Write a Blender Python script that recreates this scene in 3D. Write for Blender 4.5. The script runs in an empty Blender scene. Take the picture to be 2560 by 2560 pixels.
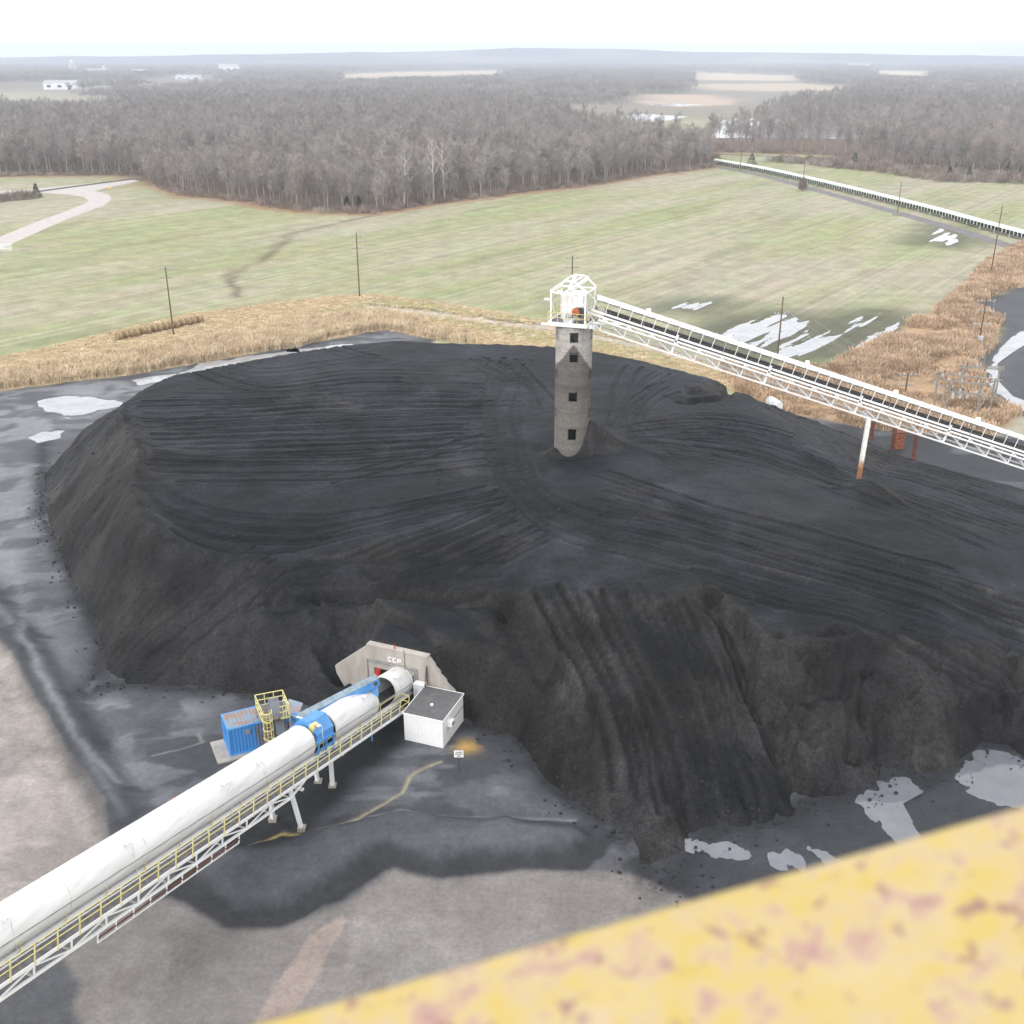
import bpy, bmesh, math, random
import numpy as np
from mathutils import Vector, Matrix
from mathutils.geometry import delaunay_2d_cdt

random.seed(7); RNG = np.random.default_rng(7)
SC = bpy.context.scene
COL = SC.collection

# ------------------------------------------------------------------ camera
FPX, CXY, CAMZ = 2700.0, 1280.0, 50.0
PITCH = math.atan(1140/2700)
cam_d = bpy.data.cameras.new('camera'); cam = bpy.data.objects.new('camera', cam_d); COL.objects.link(cam)
cam.location = (0, 0, CAMZ); cam.rotation_euler = (math.pi/2-PITCH, 0, 0)
cam_d.sensor_width = 36; cam_d.lens = 36*FPX/2560; cam_d.clip_start = 0.05; cam_d.clip_end = 30000
cam_d.dof.use_dof = True; cam_d.dof.focus_distance = 110; cam_d.dof.aperture_fstop = 9.5
SC.camera = cam
# ------------------------------------------------------------------ sky, sun, exposure
SUN_EL, SUN_AZ = math.radians(34), math.radians(215)
W = bpy.data.worlds.new('World'); SC.world = W; W.use_nodes = True
wn, wl = W.node_tree.nodes, W.node_tree.links
for n in list(wn): wn.remove(n)
sky = wn.new('ShaderNodeTexSky'); sky.sky_type = 'NISHITA'; sky.sun_disc = False
sky.sun_elevation = SUN_EL; sky.sun_rotation = SUN_AZ; sky.dust_density = 4.0; sky.air_density = 1.0
hs = wn.new('ShaderNodeHueSaturation'); hs.inputs['Saturation'].default_value = 0.10      # overcast: the cloud deck takes the blue out
mx = wn.new('ShaderNodeMix'); mx.data_type = 'RGBA'; mx.inputs[0].default_value = 0.85
mx.inputs[7].default_value = (9.3, 9.35, 9.5, 1)                                            # even white cloud
bg = wn.new('ShaderNodeBackground'); bg.inputs['Strength'].default_value = 0.11
wo = wn.new('ShaderNodeOutputWorld')
wl.new(sky.outputs[0], hs.inputs['Color']); wl.new(hs.outputs[0], mx.inputs[6]); wl.new(mx.outputs[2], bg.inputs['Color']); wl.new(bg.outputs[0], wo.inputs['Surface'])
sun_d = bpy.data.lights.new('sun', 'SUN'); sun_d.energy = 1.0; sun_d.angle = math.radians(25); sun_d.color = (1, .97, .93)
sun = bpy.data.objects.new('sun', sun_d); COL.objects.link(sun)
sd = Vector((math.sin(SUN_AZ)*math.cos(SUN_EL), math.cos(SUN_AZ)*math.cos(SUN_EL), math.sin(SUN_EL)))
sun.rotation_euler = (-sd).to_track_quat('-Z', 'Y').to_euler()
SC.view_settings.view_transform = 'Standard'; SC.view_settings.look = 'None'; SC.view_settings.gamma = 1
SC.view_settings.use_curve_mapping = False; SC.view_settings.exposure = 0.78
SC.render.engine = 'CYCLES'
SC.cycles.use_denoising = True; SC.cycles.max_bounces = 6; SC.cycles.volume_bounces = 1; SC.cycles.diffuse_bounces = 3
SC.cycles.transparent_max_bounces = 6

# ------------------------------------------------------------------ where a photographed point lies in the place
FW = np.array([0, math.cos(PITCH), -math.sin(PITCH)]); UP = np.array([0, math.sin(PITCH), math.cos(PITCH)]); RT = np.array([1., 0, 0])
def ray(x, y): return FW+RT*(x-CXY)/FPX+UP*(CXY-y)/FPX
def P(x, y, z=0.0):
    d = ray(x, y); return np.array([0, 0, CAMZ])+d*((z-CAMZ)/d[2])
def PY(x, y, Y):
    d = ray(x, y); return np.array([0, 0, CAMZ])+d*(Y/d[1])
def on_plane(x, y, p0, n):
    d = ray(x, y); o = np.array([0, 0, CAMZ]); return o+d*(np.dot(np.array(p0)-o, n)/np.dot(d, n))
def proj(X, Y, Z):
    dz = Z-CAMZ; d = Y*FW[1]+dz*FW[2]; d = np.maximum(d, 1e-3)
    return CXY+FPX*X/d, CXY-FPX*(Y*UP[1]+dz*UP[2])/d

# ------------------------------------------------------------------ noise
def _hash(ix, iy, seed):
    h = (ix.astype(np.int64)*374761393+iy.astype(np.int64)*668265263+seed*982451653) & 0xffffffff
    h = ((h ^ (h >> 13))*1274126177) & 0xffffffff
    return ((h ^ (h >> 16)) & 0xffffff)/float(0xffffff)
def vn(x, y, seed=0):
    x = np.asarray(x, float); y = np.asarray(y, float)
    ix = np.floor(x); iy = np.floor(y); fx = x-ix; fy = y-iy
    fx = fx*fx*(3-2*fx); fy = fy*fy*(3-2*fy)
    a = _hash(ix, iy, seed); b = _hash(ix+1, iy, seed); c = _hash(ix, iy+1, seed); d = _hash(ix+1, iy+1, seed)
    return (a*(1-fx)+b*fx)*(1-fy)+(c*(1-fx)+d*fx)*fy
def fbm(x, y, seed=0, o=4):
    s = 0; a = .5; t = 0
    for k in range(o):
        s = s+a*vn(x*2**k+17.3*k, y*2**k-9.1*k, seed+k); t += a; a *= .5
    return s/t
def sstep(a, b, x):
    t = np.clip((x-a)/(b-a), 0, 1); return t*t*(3-2*t)
def sdist(poly, X, Y):
    """signed distance to a polygon, positive inside"""
    poly = np.asarray([q[:2] for q in poly], float); lo = poly.min(0)-130; hi = poly.max(0)+130; near_ = (X > lo[0]) & (X < hi[0]) & (Y > lo[1]) & (Y < hi[1])
    if not near_.all():
        out = np.full(X.shape, -130.0)
        if near_.any(): out[near_] = sdist(poly, X[near_], Y[near_])
        return out
    d = np.full(X.shape, 1e18); ins = np.zeros(X.shape, bool)
    n = len(poly)
    for i in range(n):
        ax, ay = poly[i]; bx, by = poly[(i+1) % n]; ex, ey = bx-ax, by-ay
        t = np.clip(((X-ax)*ex+(Y-ay)*ey)/(ex*ex+ey*ey+1e-12), 0, 1)
        d = np.minimum(d, (X-ax-t*ex)**2+(Y-ay-t*ey)**2)
        c = ((ay > Y) != (by > Y)) & (X < (bx-ax)*(Y-ay)/((by-ay) if by != ay else 1e-12)+ax)
        ins ^= c
    d = np.sqrt(d); return np.where(ins, d, -d)
def ldist(line, X, Y):
    line = np.asarray([q[:2] for q in line], float); lo = line.min(0)-12; hi = line.max(0)+12; near_ = (X > lo[0]) & (X < hi[0]) & (Y > lo[1]) & (Y < hi[1])
    if not near_.all():
        out = np.full(X.shape, 12.0)
        if near_.any(): out[near_] = ldist(line, X[near_], Y[near_])
        return out
    d = np.full(X.shape, 1e18)
    for i in range(len(line)-1):
        ax, ay = line[i]; ex, ey = line[i+1]-line[i]
        t = np.clip(((X-ax)*ex+(Y-ay)*ey)/(ex*ex+ey*ey+1e-12), 0, 1)
        d = np.minimum(d, (X-ax-t*ex)**2+(Y-ay-t*ey)**2)
    return np.sqrt(d)
def gp(pts, z=0.0): return [P(x, y, z)[:2] for x, y in pts]

# ------------------------------------------------------------------ materials
MATS = {}
def nodes(name):
    m = bpy.data.materials.new(name); m.use_nodes = True; t = m.node_tree
    b = t.nodes['Principled BSDF']; MATS[name] = m
    return m, t, t.nodes, t.links, b
def N(t, typ, **kw):
    n = t.nodes.new(typ)
    for k, v in kw.items():
        if isinstance(k, str) and hasattr(n, k): setattr(n, k, v)
    return n
def setin(n, **kw):
    for k, v in kw.items(): n.inputs[k.replace('_', ' ')].default_value = v
def noise(t, vec, scale, detail=4, rough=.55, dist=0):
    n = t.nodes.new('ShaderNodeTexNoise'); n.inputs['Scale'].default_value = scale; n.inputs['Detail'].default_value = detail
    n.inputs['Roughness'].default_value = rough; n.inputs['Distortion'].default_value = dist
    t.links.new(vec, n.inputs['Vector']); return n.outputs['Fac']
def ramp(t, fac, stops):
    r = t.nodes.new('ShaderNodeValToRGB'); e = r.color_ramp.elements
    while len(e) < len(stops): e.new(.5)
    for i, (p, c) in enumerate(stops):
        e[i].position = p; e[i].color = (c[0], c[1], c[2], 1) if hasattr(c, '__len__') else (c, c, c, 1)
    t.links.new(fac, r.inputs[0]); return r.outputs[0]
def mixc(t, fac, a, b, mode='MIX'):
    m = t.nodes.new('ShaderNodeMix'); m.data_type = 'RGBA'; m.blend_type = mode
    for s, v in ((0, fac), (6, a), (7, b)):
        if isinstance(v, (int, float)): m.inputs[s].default_value = v
        elif isinstance(v, tuple): m.inputs[s].default_value = (v[0], v[1], v[2], 1)
        else: t.links.new(v, m.inputs[s])
    return m.outputs[2]
def mathn(t, op, a, b=None):
    m = t.nodes.new('ShaderNodeMath'); m.operation = op
    for i, v in enumerate((a, b)):
        if v is None: continue
        if isinstance(v, (int, float)): m.inputs[i].default_value = v
        else: t.links.new(v, m.inputs[i])
    return m.outputs[0]
def bump(t, b, h, strength=.3, dist=.05):
    n = t.nodes.new('ShaderNodeBump'); n.inputs['Strength'].default_value = strength; n.inputs['Distance'].default_value = dist
    t.links.new(h, n.inputs['Height']); t.links.new(n.outputs[0], b.inputs['Normal'])
def pos(t):
    return t.nodes.new('ShaderNodeNewGeometry').outputs['Position']
def mapped(t, vec, rot=(0, 0, 0), sc=(1, 1, 1)):
    m = t.nodes.new('ShaderNodeMapping'); m.inputs['Rotation'].default_value = rot; m.inputs['Scale'].default_value = sc
    t.links.new(vec, m.inputs['Vector']); return m.outputs[0]
def paint(name, c1, c2=None, scale=1.0, rough=.6, metal=0, lo=.42, hi=.62, bmp=0, sc=(1, 1, 1), detail=5, spec=.5, rnd=0):
    m, t, ns, ls, b = nodes(name)
    c2 = c2 or tuple(x*.75 for x in c1)
    v = mapped(t, pos(t), sc=sc); f = noise(t, v, scale, detail, .62)
    c = ramp(t, f, [(lo, c1), (hi, c2)])
    if rnd:
        oi = t.nodes.new('ShaderNodeObjectInfo')
        h = t.nodes.new('ShaderNodeHueSaturation'); ls.new(c, h.inputs['Color'])
        ls.new(mathn(t, 'ADD', mathn(t, 'MULTIPLY', oi.outputs['Random'], rnd), 1-rnd/2), h.inputs['Value'])
        c = h.outputs[0]
    ls.new(c, b.inputs['Base Color']); b.inputs['Roughness'].default_value = rough; b.inputs['Metallic'].default_value = metal
    b.inputs['Specular IOR Level'].default_value = spec
    if bmp: bump(t, b, noise(t, v, scale*6, 4), bmp, .03)
    return m
WHITE = paint('white_paint', (.80, .80, .80), (.62, .60, .57), 1.3, .5, lo=.55, hi=.8)
def tube_mat():
    m, t, ns, ls, b = nodes('white_hood'); p = pos(t)
    f = noise(t, mapped(t, mapped(t, p, rot=(0, 0, math.radians(24))), sc=(1, .06, 1)), 2.6, 5, .65)
    c = ramp(t, f, [(.40, (.74, .74, .75)), (.60, (.64, .63, .62)), (.75, (.44, .42, .41))])
    f2 = noise(t, p, .5, 3); c = mixc(t, ramp(t, f2, [(.5, 0), (.8, .35)]), c, (.58, .57, .55))
    ls.new(c, b.inputs['Base Color']); b.inputs['Roughness'].default_value = .45
    return m
HOODW = tube_mat()
CREAMRIB = paint('hood_edge', (.72, .70, .60), (.5, .47, .4), 2, .6)
YELLOW = paint('yellow_rail', (.66, .60, .26), (.52, .43, .18), 3, .5, lo=.5, hi=.75)
BLUE = paint('blue_paint', (.075, .27, .62), (.13, .33, .62), 1.2, .45, lo=.45, hi=.7)
STEEL = paint('galvanised', (.36, .37, .39), (.24, .24, .25), 2, .5, .3)
GRATE = paint('grating', (.17, .16, .17), (.09, .085, .09), 3, .7)
DARK = paint('dark_steel', (.035, .034, .036), (.06, .05, .045), 2, .6)
BELT = paint('rubber_belt', (.02, .02, .022), (.035, .035, .035), 2, .7)
RUST = paint('rust', (.17, .055, .03), (.10, .035, .022), 2.5, .85, bmp=.2)
RUSTO = paint('rust_orange', (.30, .11, .045), (.16, .05, .03), 2.5, .85, bmp=.2)
RED = paint('red_paint', (.55, .03, .03), (.35, .03, .03), 4, .5)
WOOD = paint('pole_wood', (.15, .085, .055), (.10, .06, .045), 3, .9, sc=(1, 1, .1))
WOODG = paint('grey_timber', (.32, .30, .27), (.2, .185, .17), 3, .9)
PORC = paint('insulator', (.6, .62, .62), (.45, .46, .46), 4, .3)
ROOFD = paint('shed_roof', (.095, .09, .095), (.135, .13, .13), 1.6, .85, lo=.4, hi=.7)
CONC = paint('concrete', (.40, .37, .33), (.27, .245, .22), .9, .85, lo=.4, hi=.7, bmp=.15, sc=(1, 1, .35), detail=7)
HAY = paint('hay', (.33, .24, .13), (.20, .14, .08), 3, .95, bmp=.5)
TANK = paint('tank_white', (.66, .68, .70), (.48, .5, .53), 1.5, .4)
BLACK = paint('black_gap', (.012, .012, .013), (.02, .02, .02), 2, .8)
FARW = paint('far_white', (.75, .75, .75), (.6, .6, .6), .05, .7)
FARR = paint('far_roof', (.42, .43, .44), (.33, .33, .34), .05, .7)
GLASS = paint('dark_glass', (.03, .035, .04), (.05, .055, .06), 1, .15)
BARK = paint('bark', (.29, .265, .255), (.22, .20, .19), .8, .95, rnd=.45)
TWIG = paint('twigs', (.315, .285, .27), (.26, .23, .215), .12, .95, rnd=.4)
TWIGR = paint('russet_twigs', (.335, .28, .255), (.28, .23, .21), .12, .95, rnd=.4)
SYC = paint('sycamore_bark', (.60, .57, .53), (.46, .43, .40), .8, .9)
EVER = paint('evergreen', (.035, .055, .03), (.06, .085, .045), .6, .9, rnd=.5)
BRUSH = paint('brush', (.25, .19, .15), (.18, .14, .115), .4, .95, rnd=.6)
REED = paint('reed', (.70, .58, .41), (.60, .47, .32), .25, .95, rnd=.3)
REEDO = paint('reed_orange', (.56, .42, .295), (.43, .305, .205), .12, .95, rnd=.6)
def lamp_mat(name, col, s):
    m, t, ns, ls, b = nodes(name); b.inputs['Base Color'].default_value = (*col, 1)
    b.inputs['Emission Color'].default_value = (*col, 1); b.inputs['Emission Strength'].default_value = s; return m
LAMP = lamp_mat('lit_lamp', (1, .68, .32), 9)
def water_mat():
    m, t, ns, ls, b = nodes('water')
    b.inputs['Base Color'].default_value = (.035, .037, .042, 1); b.inputs['Roughness'].default_value = .08; b.inputs['IOR'].default_value = 1.33
    b.inputs['Specular IOR Level'].default_value = .5
    bump(t, b, noise(t, pos(t), 2.5, 2), .03, .02); return m
WATER = water_mat()
def sky_pool_mat():
    m, t, ns, ls, b = nodes('sky_bright_pool')
    f = noise(t, pos(t), .8, 5); c = ramp(t, f, [(.4, (.46, .48, .52)), (.7, (.30, .32, .36))])  # pale base colour stands in for the bright sky mirrored in water
    ls.new(c, b.inputs['Base Color']); b.inputs['Roughness'].default_value = .18; return m
SKY_POOL = sky_pool_mat()

# ------------------------------------------------------------------ objects
def tag(o, label=None, cat=None, group=None, kind=None):
    for k, v in (('label', label), ('category', cat), ('group', group), ('kind', kind)):
        if v: o[k] = v
    return o
def thing(name, label, cat, loc=(0, 0, 0), group=None, rz=0):
    o = bpy.data.objects.new(name, None); COL.objects.link(o); o.location = loc; o.rotation_euler = (0, 0, rz); o.empty_display_size = .2
    return tag(o, label, cat, group)
class MB:
    def __init__(s): s.v = []; s.f = []
    def add(s, vs, fs):
        k = len(s.v); s.v += [tuple(map(float, q)) for q in vs]; s.f += [tuple(i+k for i in f) for f in fs]; return s
    def frame(s, o, ax, ay, az):
        o, ax, ay, az = map(lambda q: np.array(q, float), (o, ax, ay, az))
        vs = [o+ax*i+ay*j+az*k for k in (-1, 1) for j in (-1, 1) for i in (-1, 1)]
        fs = [(0, 2, 3, 1), (4, 5, 7, 6), (0, 1, 5, 4), (2, 6, 7, 3), (0, 4, 6, 2), (1, 3, 7, 5)]
        if np.dot(np.cross(ax, ay), az) < 0: fs = [f[::-1] for f in fs]
        return s.add(vs, fs)
    def box(s, c, size): return s.frame(c, (size[0]/2, 0, 0), (0, size[1]/2, 0), (0, 0, size[2]/2))
    def bar(s, a, b, w, h=None, up=(0, 0, 1)):
        a = np.array(a, float); b = np.array(b, float); h = h or w; d = b-a; L = np.linalg.norm(d); d /= L
        x = np.cross(d, np.array(up, float))
        if np.linalg.norm(x) < 1e-3: x = np.cross(d, np.array((1., 0, 0)))
        x /= np.linalg.norm(x); y = np.cross(x, d)
        return s.frame((a+b)/2, x*w/2, d*L/2, y*h/2)
    def tube(s, pts, rs, n=8, cap=True):
        pts = [np.array(p, float) for p in pts]; k0 = len(s.v); k = len(pts)
        if isinstance(rs, (int, float)): rs = [rs]*k
        for i, p in enumerate(pts):
            d = pts[min(i+1, k-1)]-pts[max(i-1, 0)]; d = d/(np.linalg.norm(d)+1e-9)
            x = np.cross(d, (0, 0, 1.)) if abs(d[2]) < .95 else np.cross(d, (1., 0, 0)); x /= np.linalg.norm(x); y = np.cross(d, x)
            for j in range(n):
                a = 2*math.pi*j/n; q = p+rs[i]*(math.cos(a)*x+math.sin(a)*y); s.v.append(tuple(q))
        for i in range(k-1):
            for j in range(n):
                a = k0+i*n+j; b = k0+i*n+(j+1) % n; s.f.append((a, b, b+n, a+n))
        if cap: s.f.append(tuple(k0+j for j in range(n))[::-1]); s.f.append(tuple(k0+(k-1)*n+j for j in range(n)))
        return s
    def prism(s, poly, off):
        """extrude a planar polygon (3d points) by the vector off"""
        poly = [np.array(p, float) for p in poly]; off = np.array(off, float); n = len(poly); k = len(s.v)
        s.v += [tuple(p) for p in poly]+[tuple(p+off) for p in poly]
        s.f += [tuple(k+i for i in range(n))[::-1], tuple(k+n+i for i in range(n))]+[(k+i, k+(i+1) % n, k+n+(i+1) % n, k+n+i) for i in range(n)]
        return s
    def mesh(s, name, mat, org=(0, 0, 0)):
        me = bpy.data.meshes.new(name); o = np.array(org, float)
        me.from_pydata([tuple(np.array(v)-o) for v in s.v], [], s.f); me.materials.append(mat); me.update(); return me
    def build(s, name, mat, parent=None, smooth=False, root=None, label=None):
        org = (0, 0, 0)
        q = parent
        while q is not None: org = np.array(org)+np.array(q.location); q = q.parent
        me = s.mesh(name, mat, org)
        bm = bmesh.new(); bm.from_mesh(me); bmesh.ops.recalc_face_normals(bm, faces=bm.faces); bm.to_mesh(me); bm.free()
        if smooth:
            for p in me.polygons: p.use_smooth = True
        o = bpy.data.objects.new(name, me); COL.objects.link(o); o.parent = parent
        if label: o['label'] = label
        return o
def copy_tree(o, parent=None):
    c = o.copy(); COL.objects.link(c); c.parent = parent
    for ch in list(o.children): copy_tree(ch, c)
    return c
def bars(name, segs, w, mat, parent, h=None, up=(0, 0, 1)):
    for a, b in segs: MB().bar(a, b, w, h, up).build(name, mat, parent)

# ================================================================== TERRAIN
# ---- coal pile height field from break lines seen in the photograph
def tin(lines, pts):
    vs, zs, es = [], [], []
    for ln in lines:
        k = len(vs)
        for q in ln: vs.append(Vector((q[0], q[1]))); zs.append(q[2])
        es += [(k+i, k+i+1) for i in range(len(ln)-1)]
    for q in pts: vs.append(Vector((q[0], q[1]))); zs.append(q[2])
    V, E_, F_, ov, oe, of = delaunay_2d_cdt(vs, es, [], 0, 1e-4)
    A = np.array([[v.x, v.y] for v in vs]); Z = np.array(zs); out = []
    for i, v in enumerate(V):
        if ov[i]: out.append(np.mean([Z[j] for j in ov[i]]))
        else:
            d = ((A-[v.x, v.y])**2).sum(1); j = np.argsort(d)[:4]; w = 1/(d[j]+1e-6); out.append((Z[j]*w).sum()/w.sum())
    return np.array([[v.x, v.y] for v in V]), np.array(out), F_
def raster(V, Z, F_, x0, y0, st, nx, ny):
    H = np.full((ny, nx), -1.6)
    for f in F_:
        for k in range(1, len(f)-1):
            a, b, c = V[f[0]], V[f[k]], V[f[k+1]]; za, zb, zc = Z[f[0]], Z[f[k]], Z[f[k+1]]
            det = (b[1]-c[1])*(a[0]-c[0])+(c[0]-b[0])*(a[1]-c[1])
            if abs(det) < 1e-9: continue
            lo = np.minimum(np.minimum(a, b), c); hi = np.maximum(np.maximum(a, b), c)
            i0 = max(0, int((lo[0]-x0)/st)); i1 = min(nx-1, int((hi[0]-x0)/st)+1); j0 = max(0, int((lo[1]-y0)/st)); j1 = min(ny-1, int((hi[1]-y0)/st)+1)
            if i1 < i0 or j1 < j0: continue
            X, Y = np.meshgrid(x0+st*np.arange(i0, i1+1), y0+st*np.arange(j0, j1+1))
            l1 = ((b[1]-c[1])*(X-c[0])+(c[0]-b[0])*(Y-c[1]))/det; l2 = ((c[1]-a[1])*(X-c[0])+(a[0]-c[0])*(Y-c[1]))/det; l3 = 1-l1-l2
            m = (l1 >= -1e-6) & (l2 >= -1e-6) & (l3 >= -1e-6)
            sub = H[j0:j1+1, i0:i1+1]; sub[m] = (l1*za+l2*zb+l3*zc)[m]
    return H
def blur(A, n):
    for _ in range(n):
        B = np.pad(A, 1, mode='edge'); A = (B[:-2, 1:-1]+B[2:, 1:-1]+B[1:-1, :-2]+B[1:-1, 2:]+4*B[1:-1, 1:-1])/8
    return A
def L3(pts): return [tuple(P(x, y, z)) for x, y, z in pts]
TOE = [(110, 1108), (104, 1195), (104, 1265), (130, 1345), (172, 1440), (205, 1505), (235, 1570), (254, 1648), (250, 1680), (215, 1728), (300, 1719), (362, 1722),
       (431, 1729), (518, 1728), (565, 1737), (637, 1744), (740, 1738), (838, 1700)]
TOE2 = [(1159, 1822), (1221, 1833), (1292, 1847), (1325, 1893), (1358, 1955), (1391, 1988), (1441, 2021), (1474, 2046), (1536, 2067), (1569, 2100), (1598, 2183), (1650, 2212),
        (1700, 2222), (1722, 2150), (1760, 2085), (1850, 2080), (1960, 2060), (2025, 2021), (2157, 1988), (2199, 1951), (2269, 1947), (2306, 1967), (2373, 1934), (2422, 1893), (2460, 1855),
        (2518, 1876), (2560, 1905), (2750, 1990)]
toe_f = L3([(x, y, 1.6 if x == 838 else -.25) for x, y in TOE]); toe_r = L3([(x, y, -.25) for x, y in TOE2])
BACK = [(312, 1008, 10.2), (380, 960, 10.3), (430, 937, 10.4), (600, 905, 10.5), (750, 878, 10.6), (900, 858, 10.6), (1000, 851, 10.6), (1100, 857, 10.5), (1250, 860, 10.4), (1400, 868, 10.4),
        (1500, 880, 10.3), (1620, 905, 10.1), (1700, 925, 10), (1780, 946, 9.6), (1830, 974, 8.2), (1880, 1003, 5.4)]
back = L3(BACK)
btoe = []
for i, q in enumerate(back):
    dx, dy = (-.75, .65) if i < 2 else ((-.35, .93) if i == 2 else ((.15, .98) if i < 12 else (.7, .7)))
    btoe.append((q[0]+dx*q[2]*1.35, q[1]+dy*q[2]*1.35, -.3))
right_toe = L3([(1962, 1034, -.2), (2060, 1062, -.15), (2180, 1112, -.1), (2290, 1152, -.1), (2420, 1186, -.1), (2560, 1222, -.1), (2800, 1280, -.1)])
portal_z = 6.0
lines = [toe_f, toe_r, back, btoe, right_toe,
         L3([(304, 1022, 10.7), (319, 1072, 10.9), (344, 1119, 10.8), (340, 1165, 10.7), (328, 1215, 10.5), (348, 1286, 9.8), (385, 1330, 8.9), (430, 1362, 8.4), (475, 1376, 8.0), (549, 1396, 7.6)]),
         L3([(600, 1515, 5.3), (660, 1494, 6.0), (720, 1482, 6.3), (842, 1473, 6.5), (940, 1467, 6.7), (1099, 1477, 7.0), (1285, 1487, 7.8)]),
         L3([(903, 1496, 6.1), (959, 1524, 5.9), (1071, 1576, 5.7), (1140, 1610, 5.5)]),
         L3([(1308, 1524, 7.4), (1350, 1599, 6.5), (1412, 1665, 5.8), (1433, 1715, 5.3), (1491, 1731, 5.6), (1491, 1797, 4.8), (1491, 1897, 3.1), (1499, 1980, 1.5)]),
         L3([(1822, 1503, 8.8), (1884, 1545, 8.4), (1967, 1586, 8.1), (2025, 1582, 8.2), (2091, 1565, 8.3), (2145, 1561, 8.2), (2191, 1582, 7.8), (2298, 1648, 6.6), (2381, 1690, 5.2), (2406, 1744, 3.8)]),
         L3([(1880, 1640, 7.0), (1915, 1760, 5.0), (1960, 1880, 2.9), (2005, 1985, 1.0)]),
         L3([(830, 1660, 3.6), (870, 1625, 4.9), (918, 1604, 5.15), (1000, 1622, 5.15), (1068, 1640, 5.05), (1115, 1685, 3.6), (1160, 1735, 2.0)])]
inner = L3([(852, 1748, -.6), (900, 1780, -.6), (960, 1830, -.6), (1040, 1880, -.6), (1110, 1890, -.6), (1165, 1850, -.6), (1230, 1870, -.6), (1290, 1910, -.6), (365, 1060, 10.0), (385, 1110, 9.9), (392, 1180, 9.7), (392, 1245, 9.4), (440, 1310, 8.7), (600, 1150, 10.1), (900, 1200, 9.7), (800, 1000, 10.4), (1200, 1100, 10.2), (1430, 1130, 10.3), (1385, 1130, 10.1), (1500, 1090, 11.2), (1530, 1060, 10.6), (1700, 1150, 9.7), (1900, 1120, 8.4), (2145, 1200, 6.0),
            (2000, 1300, 8.8), (2300, 1300, 7.2), (1600, 1300, 10), (1300, 1350, 9.1), (900, 1350, 8.5), (1800, 1400, 9.4), (2100, 1450, 8.4), (1250, 960, 10.4), (1650, 1000, 10.1),
            (2560, 1640, 5.2), (2560, 1480, 6.6), (2560, 1350, 6.2), (2560, 1280, 3.0), (2350, 1450, 7.6), (2350, 1600, 6.9), (2750, 1700, 5.0), (2750, 1480, 6), (2750, 1350, 4.5), (2700, 1850, 2.5), (2480, 1750, 3.4),
            (700, 1420, 7.2), (520, 1440, 6.3), (430, 1530, 3.7), (360, 1470, 5.0), (300, 1560, 2.3), (560, 1600, 3.4), (440, 1640, 1.6), (250, 1400, 4.2), (650, 1620, 3.2), (760, 1580, 4.4), (800, 1650, 3.1),
            (1500, 1480, 8.9), (1400, 1455, 8.6), (1700, 1480, 9.3), (1600, 1700, 6.3), (1750, 1700, 6.4), (1600, 1900, 3.4), (1800, 1900, 3.2), (1640, 2080, 1.0), (1860, 2020, 1.0),
            (1185, 1775, 1.0), (1230, 1700, 3.4), (1330, 1740, 3.6), (1260, 1620, 5.3), (1180, 1560, 6.0), (1420, 1900, 2.2), (1400, 1800, 3.6),
            (2050, 1700, 5.6), (2200, 1720, 5.4), (2150, 1850, 2.6), (2330, 1830, 2.4), (2050, 1900, 2.0), (215, 1200, 5.4), (200, 1080, 5.0), (225, 1300, 5.0)])
PX0, PY0, PST = -78.0, 50.0, .24; PNX, PNY = 762, 625
V_, Z_, F_ = tin(lines, inner)
HP = raster(V_, Z_, F_, PX0, PY0, PST, PNX, PNY)
HP = blur(HP, 4); HP0 = HP.copy()
GX, GY = np.meshgrid(PX0+PST*np.arange(PNX), PY0+PST*np.arange(PNY))
def hp(x, y):
    i = np.clip((np.asarray(x)-PX0)/PST, 0, PNX-1.01); j = np.clip((np.asarray(y)-PY0)/PST, 0, PNY-1.01)
    a = i.astype(int) if hasattr(i, 'astype') else int(i); b = j.astype(int) if hasattr(j, 'astype') else int(j); fx = i-a; fy = j-b
    return (HP[b, a]*(1-fx)+HP[b, a+1]*fx)*(1-fy)+(HP[b+1, a]*(1-fx)+HP[b+1, a+1]*fx)*fy
def surf(x, y, z=8.0):
    for _ in range(6):
        p = P(x, y, z); z = .5*z+.5*max(0, float(hp(p[0], p[1])))
    p = P(x, y, z); return np.array([p[0], p[1], max(0, float(hp(p[0], p[1])))])
gy_, gx_ = np.gradient(HP, PST); slope = np.hypot(gx_, gy_); slope_s = blur(slope, 12)
loose = sstep(.22, .45, slope_s)
ramp_m = sstep(-1, 2.5, sdist([surf(x, y, 6)[:2] for x, y in [(1340, 1440), (1790, 1470), (1870, 1640), (1910, 1800), (1950, 1960), (1800, 2060), (1700, 2215), (1600, 2180), (1520, 2000), (1500, 1800), (1420, 1640)]], GX, GY))
ramp_l = sstep(-1, 2, sdist([surf(x, y, 4)[:2] for x, y in [(560, 1390), (720, 1430), (600, 1530), (420, 1640), (260, 1700), (240, 1640), (400, 1500)]], GX, GY))
loose = loose*(1-.85*np.maximum(ramp_m, ramp_l))
sweep = sstep(-1, 3, sdist([surf(x, y, 7)[:2] for x, y in [(1850, 1350), (2600, 1350), (2700, 1720), (2560, 1640), (2440, 1720), (2300, 1630), (2200, 1570), (2000, 1560), (1850, 1490)]], GX, GY)); loose = loose*(1-.8*sweep)
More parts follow.
